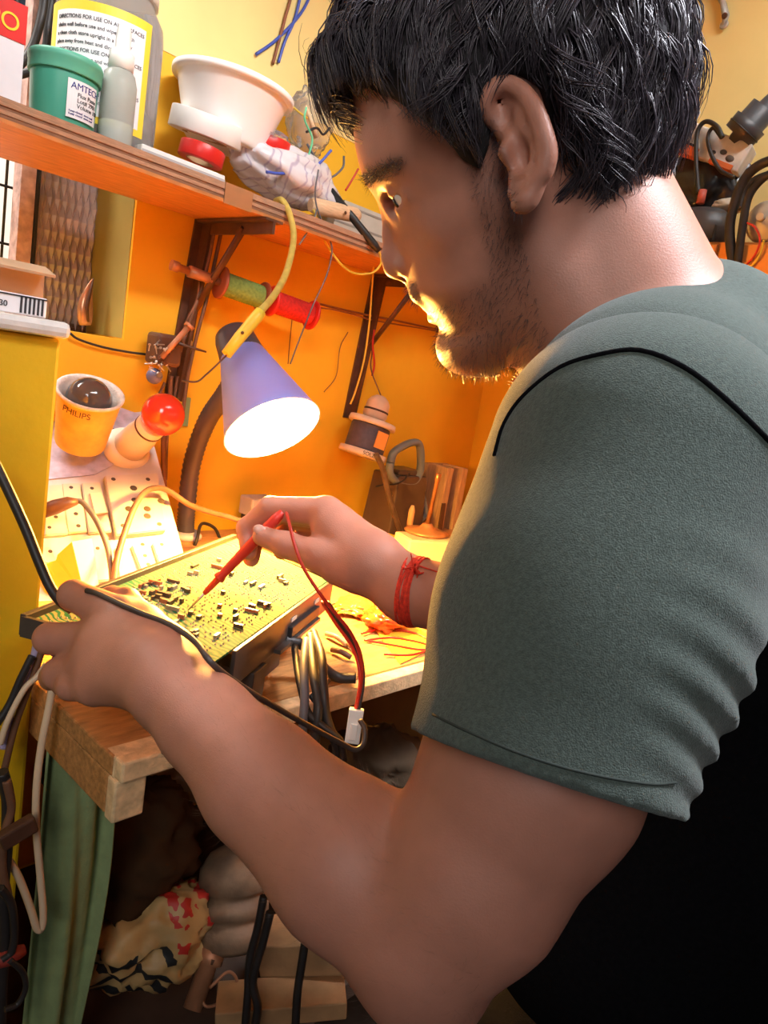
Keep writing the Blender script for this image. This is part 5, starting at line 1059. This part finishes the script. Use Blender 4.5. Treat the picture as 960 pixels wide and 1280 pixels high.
# ================================================================== beneath the bench
LZ = 0.36
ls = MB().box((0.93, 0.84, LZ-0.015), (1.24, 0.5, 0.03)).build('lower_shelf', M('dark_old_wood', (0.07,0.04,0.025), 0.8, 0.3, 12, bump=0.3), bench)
MB().box((1.26, 0.80, 0.63), (0.54, 0.50, 0.50)).build('side_light_block', under, bench)  # unseen box added to keep side light off the things under the bench
MB().box((0.93, 1.09, 0.62), (1.14, 0.015, 0.50)).build('back_panel', M('rust_orange_board', (0.50,0.24,0.07)), bench)
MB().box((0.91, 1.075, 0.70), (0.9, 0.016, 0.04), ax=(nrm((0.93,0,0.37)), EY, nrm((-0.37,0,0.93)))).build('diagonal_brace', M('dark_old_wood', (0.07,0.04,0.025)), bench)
c = D(165,1050,.97); s_ = px_m(c); db = M('dark_brown_cloth', (0.06,0.03,0.014), 1.0, 0.3, 12, bump=0.3); db.node_tree.nodes['Principled BSDF'].inputs['Specular IOR Level'].default_value = 0.1
tag(blob(c, (98*s_, 0.09, 82*s_), 0.25, 1.4, 21, crease=0.25, n=56).build('cloth_bundle', db), 'dark brown cloth bundle slumped on top of the printed carrier bag', 'bundle')
c = D(185,1165,.95); s_ = px_m(c); c[2] = max(c[2], LZ+60*s_)
bagm = M('printed_carrier', (0.52,0.33,0.13), 0.5, 0.2, 14, bump=0.5, bscale=30); nt = bagm.node_tree; N = nt.nodes; L = nt.links; bs = N['Principled BSDF']; base = bs.inputs['Base Color'].links[0].from_socket
tc = N.new('ShaderNodeTexCoord'); w2 = N.new('ShaderNodeTexWave'); w2.wave_type = 'RINGS'; w2.inputs['Scale'].default_value = 16; w2.inputs['Distortion'].default_value = 3; L.new(tc.outputs['Object'], w2.inputs['Vector'])
mp = N.new('ShaderNodeSeparateXYZ'); L.new(tc.outputs['Object'], mp.inputs[0])
def mth(op, a, b):
    m = N.new('ShaderNodeMath'); m.operation = op; m.use_clamp = op in ('MULTIPLY',)
    for i, v in enumerate((a, b)):
        if isinstance(v, (int, float)): m.inputs[i].default_value = v
        else: L.new(v, m.inputs[i])
    return m.outputs[0]
blk = mth('MULTIPLY', mth('GREATER_THAN', w2.outputs['Fac'], 0.55), mth('MULTIPLY', mth('LESS_THAN', mp.outputs[0], 0.0), mth('LESS_THAN', mp.outputs[2], 0.085)))
n3 = N.new('ShaderNodeTexNoise'); n3.inputs['Scale'].default_value = 38; L.new(tc.outputs['Object'], n3.inputs['Vector'])
rdm = mth('MULTIPLY', mth('GREATER_THAN', n3.outputs['Fac'], 0.52), mth('MULTIPLY', mth('GREATER_THAN', mp.outputs[0], 0.0), mth('GREATER_THAN', mp.outputs[2], 0.078)))
def mixc2(fac, a, colr):
    m = N.new('ShaderNodeMix'); m.data_type = 'RGBA'; L.new(fac, m.inputs['Factor']); L.new(a, m.inputs['A']); m.inputs['B'].default_value = colr; return m.outputs['Result']
L.new(mixc2(rdm, mixc2(blk, base, (0.02,0.02,0.02,1)), (0.5,0.03,0.02,1)), bs.inputs['Base Color'])
tag(blob(c, (98*s_, 0.075, 66*s_), 0.22, 1.5, 31, crease=0.3, n=64).build('carrier_bag', bagm), 'yellowed carrier bag with red and black print under the bench', 'plastic bag')
# motor housing, pipe, wood offcuts
c = D(292,1118,1.0); s_ = px_m(c); t = thing('motor_housing', c, 'round ribbed grey-brown motor housing lying beneath the bench', 'motor'); mm_ = M('grey_brown_metal', (0.24,0.15,0.09), 0.6, 0.35, 30, metal=0.2, bump=0.3); axm = nrm((0.15,0.35,0.9)); Rm = 44*s_
MB().lathe(c-axm*0.065, axm, [(Rm*0.75,0),(Rm*0.98,0.008),(Rm,0.03),(Rm*0.84,0.033),(Rm*0.84,0.042),(Rm,0.045),(Rm,0.06),(Rm*0.84,0.063),(Rm*0.84,0.072),(Rm,0.075),(Rm*0.96,0.10),(Rm*0.7,0.118),(Rm*0.3,0.128),(0.005,0.13)], 36).build('ribbed_shell', mm_, t)
MB().lathe(c+axm*0.064, axm, [(0.008,0),(0.007,0.03)], 12).build('shaft', steel, t)
c = D(316,1060,1.03); tag(MB().box(c, (0.05,0.05,0.07), ax=(nrm((0.9,0.2,0.3)), nrm((-0.2,0.97,0)), nrm((-0.3,0,0.95))), bevel=0.003).build('wood_offcut', benchwood), 'brown wood offcut leaning above the motor housing', 'wood')
p0, p1 = D(240,1262,.93), D(264,1195,.96); t = thing('pipe_stub', p0, 'rusty pipe stub with a collar in front of the motor', 'pipe'); dd = nrm(p1-p0); MB().lathe(p0, dd, [(0.012,0),(0.012,0.05),(0.017,0.052),(0.017,0.066),(0.013,0.068),(0.013,0.075)], 18).build('pipe_body', rodm, t); MB().lathe(p0+dd*0.052, dd, [(0.0175,0),(0.018,0.006)], 6, smooth=False).build('collar_nut', iron, t)
cable('coiled_wire', Ds([(262,1235,.93),(285,1215,.94),(296,1228,.94),(280,1250,.93),(258,1258,.93),(250,1240,.935)]), 0.002, rodm, 'thin copper wire coiled round the rusty pipe stub', 'wire')
for (x, y, t_, sx, sy, sz, ax_, lb_) in ((385,1180,.97,.06,.12,.045,(0.6,-0.75,0.25),'pale wooden block lying under the elbow, topmost'), (352,1250,.93,.05,.16,.025,(0.75,-0.6,0.12),'wooden block at the bottom edge before the pale one'), (395,1185,1.05,.03,.12,.06,(0.7,-0.7,0.1),'light wood batten furthest under the elbow')):
    c = D(x, y, t_); a1 = nrm(ax_); a0 = nrm(np.cross(a1, UP)); tag(MB().box(c, (sx, sy, sz), ax=(a0, a1, np.cross(a0, a1)), bevel=0.002).build('wood_block', M('pale_old_wood', (0.42,0.24,0.11), 0.75, 0.3, 18, bump=0.4)), lb_, 'block')
for pts, r, lb_ in (([(330,1120,.86),(322,1160,.86),(312,1200,.86),(310,1240,.86),(306,1290,.86)], 0.0048, 'black cable hanging before the motor housing'), ([(338,1140,.85),(328,1180,.85),(316,1225,.85),(322,1260,.85),(316,1295,.85)], 0.005, 'second black cable crossing the first by the wood blocks'), ([(383,1165,.80),(378,1200,.80),(372,1240,.80),(369,1290,.80)], 0.0045, 'straight black strap hanging beneath the elbow')):
    cable('hanging_cable', Ds(pts), r, rubber, lb_, 'cable')
c = D(470,955,1.12); s_ = px_m(c); tag(blob(c, (62*s_,0.08,48*s_), 0.25, 1.6, 41, crease=0.25).build('cloth_bundle', M('olive_brown_cloth', (0.12,0.075,0.04), 0.85, 0.3, 12)), 'brown cloth bundle below the hanging white connector', 'bundle')
c = D(60,1240,.95)
# green cloth hanging by the pillar
gm = M('green_cloth', (0.26,0.34,0.15), 0.95, 0.15, 40, bump=0.3, bscale=300); m = MB(); rows = []
gx0, gx1 = 0.296, 0.362
for i in range(40):
    z = 0.868-0.66*i/39; row = []
    for j in range(15):
        q = j/14; x = gx0+(gx1-gx0)*q+0.012*math.sin(i*0.16)*q; y = 0.645+0.010*math.sin(q*9+i*0.06)+0.0065*math.sin(q*17-i*0.1)+0.04*(1-q)*0; row.append(m.bm.verts.new((x, y-0.01, z)))
    rows.append(row)
for i in range(39):
    for j in range(14): f = m.bm.faces.new((rows[i][j], rows[i][j+1], rows[i+1][j+1], rows[i+1][j])); f.smooth = True
go = m.build('green_cloth', gm); md = go.modifiers.new('t', 'SOLIDIFY'); md.thickness = 0.002; tag(go, 'faded green cloth hanging in folds beneath the bench end', 'cloth')
# wires in front of the pillar foot
for k, (pts, r, mt_, lb_) in enumerate((([(48,795,0),(40,830,0),(28,858,0),(14,890,0),(4,935,0)], 0.0035, M('violet_wire', (0.42,0.36,0.55), 0.5, 0.1), 'violet wire slanting from the left fist down the pillar'), ([(54,808,0),(44,838,0),(32,870,0),(18,910,0),(6,960,0)], 0.0032, bwire, 'brown wire next to the violet one on the pillar'),
    ([(40,820,0),(26,848,0),(12,880,0),(-4,905,0)], 0.0034, rubber, 'black wire nearest the frame edge on the pillar'), ([(58,830,0),(46,846,0),(30,862,0),(10,900,0),(0,930,0)], 0.0028, creamwire, 'cream wire curling round the brown one at the fist'),
    ([(66,858,0),(60,890,0),(52,930,0),(46,980,0),(45,1030,0),(50,1090,0),(54,1140,0),(52,1160,0),(46,1160,0),(38,1135,0),(24,1098,0),(8,1072,0),(-6,1060,0)], 0.0034, creamwire, 'long cream wire looping down before the green cloth'),
    ([(2,965,0),(10,1000,0),(8,1060,0),(4,1110,0),(6,1170,0),(2,1230,0),(0,1290,0)], 0.0055, rubber, 'thick black cable running down beside the pillar foot'), ([(8,975,0),(14,1010,0),(5,1045,0),(3,1085,0),(10,1120,0)], 0.0038, bwire, 'brown cable twisted round the thick black one'),
    ([(0,1110,0),(14,1130,0),(18,1165,0),(14,1190,0),(2,1200,0)], 0.0036, rubber, 'black loop of cable low at the frame edge'), ([(12,1200,0),(28,1215,0),(32,1235,0),(22,1255,0),(6,1262,0)], 0.0026, rubber, 'lowest small black cable loop at the frame edge'))):
    cable('pillar_wire', AYs([(x, y) for x, y, _ in pts], 0.626-0.004*k if k < 4 else 0.60-0.004*k), r, mt_, lb_, 'wire', seg=60)
c = AY(22, 1040, 0.565); tag(MB().box(c, (0.03,0.01,0.016), ax=(nrm((0.9,0,0.3)), EY, nrm((-0.3,0,0.9))), bevel=0.002).build('cable_clip', iron), 'dark cable clip gripping the wires beside the green cloth', 'clip')
c = AY(10, 1196, 0.575); tag(MB().tube([c-EX*0.01, c, c+EX*0.014], [0.006,0.008,0.005], 10).build('red_connector', M('dark_red_connector', (0.25,0.03,0.02), 0.5, 0.2)), 'dark red wire connector low on the pillar foot', 'connector')

# ================================================================== side shelf with clutter behind the man
XS = 1.35; fz1, fz0 = 1.569, 1.40
om = M('orange_drawer', (0.62,0.24,0.05), 0.5, 0.12, 10, bump=0.15)
t = thing('drawer_cabinet', (1.45, 0.55, fz0), 'orange wooden drawer unit on the wall behind the man\'s neck', 'cabinet')
MB().box((1.4605, 0.52, (fz0+fz1)/2), (0.215, 0.75, fz1-fz0), bevel=0.002).build('cabinet_body', om, t)
for k in range(2): MB().box((XS-0.003, 0.335+0.375*k, 1.53), (0.008, 0.355, 0.066), bevel=0.0015).build('drawer_front', om, t); MB().box((XS-0.003, 0.335+0.375*k, 1.445), (0.008, 0.355, 0.08), bevel=0.0015).build('drawer_front', om, t)
def XP(px, py, X=1.41): return AX(px, py, X)
SZ = fz1
c = XP(880, 275); s_ = px_m(c); c[2] = SZ; t = thing('black_housing', c, 'rounded black plastic housing on the orange drawer unit', 'housing')
MB().lathe(c, UP, [(30*s_,0),(36*s_,0.004),(37*s_,22*s_),(34*s_,38*s_),(24*s_,46*s_),(4*s_,48*s_)], 32, scale=(1.0,0.9)).build('housing_shell', M('grey_black_plastic', (0.05,0.05,0.055), 0.4, 0.15), t); MB().box(c+np.array([-0.03,-0.03,0.02]), (0.012,0.02,0.03), bevel=0.002).build('side_lug', black, t)
c = XP(877, 246, 1.40); tag(MB().tube([c-UP*0.012, c+UP*0.012], [0.0075,0.007], 12).build('red_peg', M('dull_red_cap', (0.48,0.09,0.06), 0.5, 0.1)), 'short dull red peg standing up above the black housing', 'peg')
c = XP(882, 222, 1.47); s_ = px_m(c); tag(blob(c-UP*0.015, (0.05, 60*s_, 52*s_), 0.25, 1.6, 51, crease=0.3).build('black_bag', M('black_poly_bag', (0.02,0.02,0.022), 0.25, 0.2)), 'black plastic bag heaped behind the black housing', 'plastic bag')
c = XP(893, 188, 1.44); a0 = nrm((0.15,-0.92,-0.35)); a1 = nrm(np.cross(UP, a0)); a2 = np.cross(a0, a1); s_ = px_m(c)
t = thing('adapter_housing', c, 'dirty white adapter housing with orange inside, tilted on the heap', 'adapter'); MB().box(c, (88*s_, 0.05, 34*s_), ax=(a0, a1, a2), bevel=0.003).build('housing_shell', M('dirty_white', (0.62,0.58,0.52), 0.5, 0.2, 40), t)
org = M('orange_plastic', (0.75,0.16,0.04), 0.45, 0.1); MB().box(c-a0*28*s_-a2*14*s_-a1*0.012, (34*s_,0.035,10*s_), ax=(a0,a1,a2)).build('orange_tray', org, t); MB().box(c+a0*22*s_-a2*15*s_-a1*0.012, (30*s_,0.035,6*s_), ax=(a0,a1,a2)).build('orange_tray', org, t)
MB().box(c-a0*24*s_-a2*10*s_-a1*0.0265, (16*s_,0.004,8*s_), ax=(a0,a1,a2)).build('slot', black, t)
for k in range(3): MB().ball(c+a0*(6+11*k)*s_+a2*(-6+4*(k%2))*s_-a1*0.025, (3+k)*0.8*s_, 8, ax=(a0,a1,a2), sc=(1.4,0.3,1)).build('dirt_patch', M('grime', (0.10,0.085,0.07), 0.8, 0.3), t)
c = XP(858, 162, 1.47); tag(blob(c, (0.03,0.035,0.012), 0.3, 2, 61, crease=0.3).build('blue_white_bag', M('pale_blue_film', (0.60,0.68,0.75), 0.3, 0.1, 40)), 'scrap of pale blue film on the heap by the hair', 'film')
# connectors and cables
p0, p1 = XP(916, 178, 1.43), XP(972, 118, 1.43); dd = nrm(p1-p0); Lk = np.linalg.norm(p1-p0); t = thing('mains_connector', p0, 'black barrel connector pointing up out of the heap at the wall', 'connector')
rk_ = 17*px_m(p0); MB().lathe(p0, dd, [(rk_*0.5,0),(rk_*0.55,Lk*0.12),(rk_*1.25,Lk*0.13),(rk_*1.3,Lk*0.42),(rk_*1.05,Lk*0.43),(rk_*1.05,Lk*0.72),(rk_*0.6,Lk*0.74),(rk_*0.5,Lk)], 20).build('barrel', M('grey_black_plastic', (0.05,0.05,0.055)), t); MB().lathe(p0, dd, [(rk_*1.32,Lk*0.24),(rk_*1.32,Lk*0.27)], 20).build('rib', black, t)
for pts, r, X, lb_ in (([(873,242),(870,200),(872,165),(882,152),(896,158),(903,172)], 0.0042, 1.40, 'black cable arching above the dirty white adapter'), ([(918,222),(900,212),(888,190),(885,170),(892,160),(902,172)], 0.0036, 1.405, 'thinner black cable arching inside the first one'),
    ([(980,196),(950,206),(930,225),(918,255),(912,290),(918,340),(924,360)], 0.0085, 1.34, 'thick black cable hanging over the drawer front'), ([(980,210),(955,222),(936,246),(928,285),(922,330)], 0.007, 1.335, 'black cable hanging beside the thickest one'), ([(975,215),(948,222),(930,238),(925,262)], 0.006, 1.42, 'black cable passing behind the two hanging ones')):
    cable('cable', AYs(pts, 0) if False else [XP(x, y, X) for x, y in pts], r, rubber, lb_, 'cable')
for pts, mt_, lb_ in (([(932,278),(944,284),(950,300),(944,318),(932,332)], redwire, 'thin red wire curving over the drawer front'), ([(955,300),(950,318),(940,332),(930,343)], yellowwire, 'thin yellow wire beside the red one at the drawer')): cable('hookup_wire', [XP(x, y, 1.335) for x, y in pts], 0.0018, mt_, lb_, 'wire')
c = XP(910, 258, 1.43); tag(blob(c, (0.02,0.03,0.014), 0.2, 1.5, 71).build('cream_cup', cream), 'cream plastic piece lying between the black cables', 'plastic piece')
c = XP(958, 278, 1.38); s_ = px_m(c); t = thing('cream_motor', c, 'cream rounded motor cover at the photo edge on the drawers', 'motor'); MB().ball(c, 1, 22, sc=(0.03,24*s_,26*s_)).build('motor_cover', cream, t); MB().lathe(c-EX*0.028, -EX, [(0.007,0),(0.006,0.01)], 14).build('motor_boss', cream, t)
# bracket hook on the back wall, top corner
p = AX(906, -4, CX-0.004); q_ = AX(905, 22, CX-0.004); t = thing('wall_hook', q_, 'small grey metal clamp screwed to the yellow wall up high', 'hook'); hk = M('grey_cast_metal', (0.42,0.40,0.37), 0.5, 0.2, metal=0.4)
MB().tube([AX(896,-12,CX-0.006), AX(904,4,CX-0.010), AX(907,18,CX-0.010), AX(905,32,CX-0.006)], [0.010,0.009,0.011,0.006], 10, flat=0.6).build('clamp_arm', hk, t); MB().lathe(AX(906,20,CX-0.016), -EX, [(0.006,0),(0.005,0.004)], 12).build('screw', iron, t); MB().lathe(AX(905,31,CX-0.008), -EX, [(0.009,0),(0.007,0.003)], 12).build('foot_pad', hk, t)
